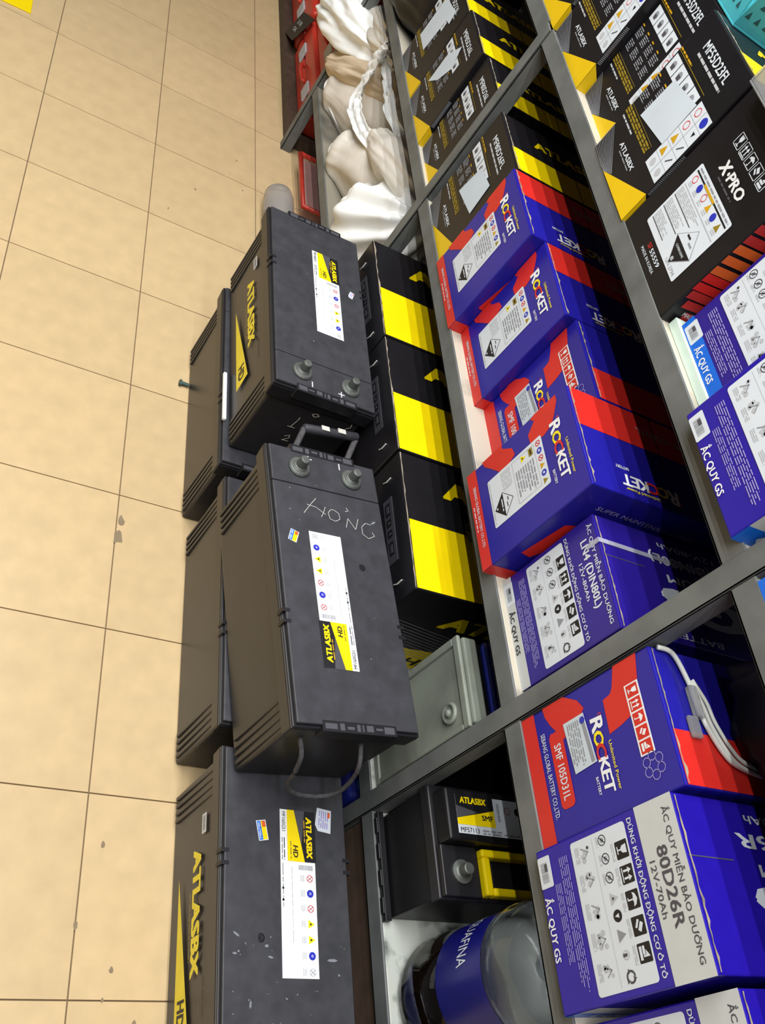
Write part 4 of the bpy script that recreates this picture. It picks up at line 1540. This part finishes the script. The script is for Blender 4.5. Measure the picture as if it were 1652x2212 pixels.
# bag with loop handles lying over the sacks
t = thing('carrier_bag', 'off white carrier bag with two loop handles lying over the sacks', 'bag', (.66, .55, .45))
bb_ = sack('bag_body', 'x', [(.46, .47, .385), (.52, .48, .41), (.62, .50, .445), (.74, .53, .475), (.83, .57, .49), (.87, .60, .49)], [.02, .055, .072, .078, .06, .02], 'sackg', (1.25, .85), 6, .05, 11, soft=.16, crease=.09, zmax=.566)
for k_ in ('label', 'category'):
    del bb_[k_]
bb_.parent = t
bb_.location = bb_.location - Vector(t.location)
OFF = Vector(t.location)
ribbon([Vector(q) - OFF for q in ((.56, .425, .425), (.49, .41, .40), (.42, .408, .385), (.35, .408, .378), (.298, .410, .385), (.287, .410, .43), (.283, .408, .475), (.288, .406, .52), (.296, .404, .545))], .040, 'sackw', 'handle', t, 1)
ribbon([Vector(q) - OFF for q in ((.292, .408, .54), (.265, .43, .50), (.30, .44, .492), (.36, .44, .486), (.42, .44, .480), (.50, .445, .478), (.60, .455, .485))], .030, 'sackw', 'handle', t, 2)
ribbon([Vector(q) - OFF for q in ((.292, .42, .535), (.33, .50, .52), (.40, .53, .50), (.50, .53, .48), (.60, .52, .47))], .030, 'sackg', 'handle', t, 3)
# beige bag, blue cloth and white bags at the far end
sack('folded_bag', 'beige folded bag with dark blue lining beside the rack leg', [(-.02, .415, .30), (.04, .43, .325), (.13, .46, .375), (.22, .49, .42), (.30, .52, .44)], [.02, .05, .062, .055, .03], 'sackb', (1.2, .8), 5, .1, 12, cat='bag', soft=.12, crease=.10)
sack('blue_cloth', 'dark blue cloth tucked under the white bag', [(-.075, .425, .305), (-.02, .43, .325), (.05, .44, .355), (.11, .45, .385)], [.012, .028, .030, .012], 'navy', (1, .8), 5, .1, 14, cat='cloth', crease=.08)
sack('crumpled_bag', 'bright crumpled white bag heaped above the red tool cases', [(-.24, .40, .345), (-.17, .405, .365), (-.07, .42, .40), (.03, .44, .425), (.13, .46, .455), (.19, .48, .47)], [.02, .065, .075, .072, .055, .02], 'sackw', (1.1, .9), 8, .22, 15, soft=.22, crease=.16, cat='bag', zmin=.3185)
sack('crumpled_bag', 'grey white crumpled bag behind the bright one under the black bag', [(-.06, .47, .47), (.04, .475, .485), (.15, .48, .50), (.26, .49, .525), (.36, .52, .54)], [.02, .06, .07, .055, .02], 'sackg', (1.1, .7), 8, .14, 17, soft=.2, crease=.12, cat='bag', zmax=.568)
sack('plastic_bag', 'black plastic bag hanging over the middle shelf next to the black cartons', [(.02, .46, .66), (.07, .47, .68), (.18, .49, .71), (.30, .49, .735), (.40, .50, .745), (.45, .51, .745)], [.02, .11, .135, .14, .12, .03], 'bagblack', (1.0, 1.0), 6, .06, 21, soft=.08, crease=.07, cat='bag', zmin=S2 + .0025, floor_y=.384)

# ------------------------------------------------------------------ red tool cases beyond the rack leg
struct(MB().box(-1.6, .396, 0, -.002, .93, .035, 'wood').build('trim_1', None, bevel=.002))


def tool_case(x0, x1, y0, z0, h, label, lean=0.0):
    w, D = x1 - x0, .30
    t = thing('tool_case', label, 'case', ((x0 + x1) / 2, y0 + D / 2, z0), 0, 'red plastic tool cases')
    MB().box(-w / 2, -D / 2, 0, w / 2, D / 2, h * .49, 'redplastic', .004, .004).build('case_base', t, bevel=.010, seg=3)
    MB().box(-w / 2, -D / 2, h * .51, w / 2, D / 2, h, 'redplastic').build('case_lid', t, bevel=.012, seg=3)
    MB().box(-w / 2 + .004, -D / 2 + .004, h * .485, w / 2 - .004, D / 2 - .004, h * .515, 'dred').build('hinge_line', t)
    for xx in (-w * .28, w * .22):
        MB().box(xx - .028, -D / 2 - .006, h * .34, xx + .028, -D / 2 + .001, h * .66, 'lgrey').build('latch', t, bevel=.002)
    MB().tube(smooth_pts([(-.05, -D / 2, h * .5), (-.045, -D / 2 - .012, h * .52), (0, -D / 2 - .016, h * .53), (.045, -D / 2 - .012, h * .52), (.05, -D / 2, h * .5)]), .006, 'redplastic', 8).build('handle', t, smooth=True)
    return t


tool_case(-.50, -.035, .425, .036, .14, 'red plastic tool case at the bottom of the pile by the rack leg')
tool_case(-.52, -.045, .43, .177, .14, 'red plastic tool case on top of another, by the rack leg')
tool_case(-1.02, -.535, .425, .036, .15, 'larger red plastic tool case beyond the black swing tag')
tool_case(-1.05, -.56, .44, .187, .14, 'red plastic tool case topmost at the far end of the rack')
t = thing('swing_tag', 'black card tag with white figures leaning on the red tool cases', 'tag', (-.55, .399, .036))
tg = MB()
ta, tb_, tc_, td_ = Vector((-.075, 0, .0)), Vector((.055, 0, .045)), Vector((.105, .018, .165)), Vector((-.06, .018, .10))
th_ = Vector((0, .002, 0))
tg.raw([ta, tb_, tc_, td_, ta + th_, tb_ + th_, tc_ + th_, td_ + th_], [(0, 1, 2, 3), (7, 6, 5, 4), (0, 4, 5, 1), (1, 5, 6, 2), (2, 6, 7, 3), (3, 7, 4, 0)], 'ink')
tg.build('card', t)
mb = MB()
uu = (tb_ - ta).normalized()
vv = ((td_ - ta) - uu * (td_ - ta).dot(uu)).normalized()
p = Pr(mb, ta - Vector((0, .0006, 0)), uu, vv, .138, .09)
p.text('OK', .45, .28, .80, .16, 'lgrey', 1, .02)
p.text('318', .48, .56, .90, .16, 'lgrey', 1, .02)
mb.build('figures', t)

# clear bottle lying under the shelf edge, pink container under the shelf
t = thing('plastic_bottle', 'empty clear plastic bottle lying on the floor under the shelf edge', 'bottle', (.46, .350, .0435))
prf = [(.010, -.13), (.028, -.128), (.039, -.115), (.043, -.09), (.043, .06), (.038, .085), (.022, .12), (.014, .135), (.014, .15)]
MB().lathe(prf, 'milky', (0, 0, 0), 28, 'x').build('bottle_body', t, smooth=True)
MB().lathe([(.016, .145), (.016, .165)], 'iblue', (0, 0, 0), 16, 'x').build('cap', t)
t = thing('storage_tub', 'pale pink plastic tub with red rim on the floor under the low shelf', 'tub', (.25, .535, 0))
tb = MB()
tb.box(-.12, -.11, .0, .12, .11, .06, 'pinkplastic', .015, .015)
tb.build('tub_body', t, bevel=.006)
rr_ = MB()
rr_.tube([(-.128, -.118, .066), (.128, -.118, .066), (.128, .118, .066), (-.128, .118, .066), (-.128, -.118, .066)], .008, 'redplastic', 8)
rr_.build('tub_rim', t, smooth=True)

# yellow card on the floor at the far side of the aisle
t = thing('yellow_card', 'yellow printed card lying flat on the beige tiles', 'card', (-.17, -.50, 0), math.radians(3))
MB().box(-.15, -.115, .0003, .15, .115, .004, 'yellow').build('card_sheet', t, bevel=.001)
mb = MB()
p = Pr(mb, (-.15, -.115, .004), (1, 0, 0), (0, 1, 0), .3, .23)
p.words(.3, .55, .9, .8, 5, 'tan', 1, 3, .4)
mb.build('card_print', t)
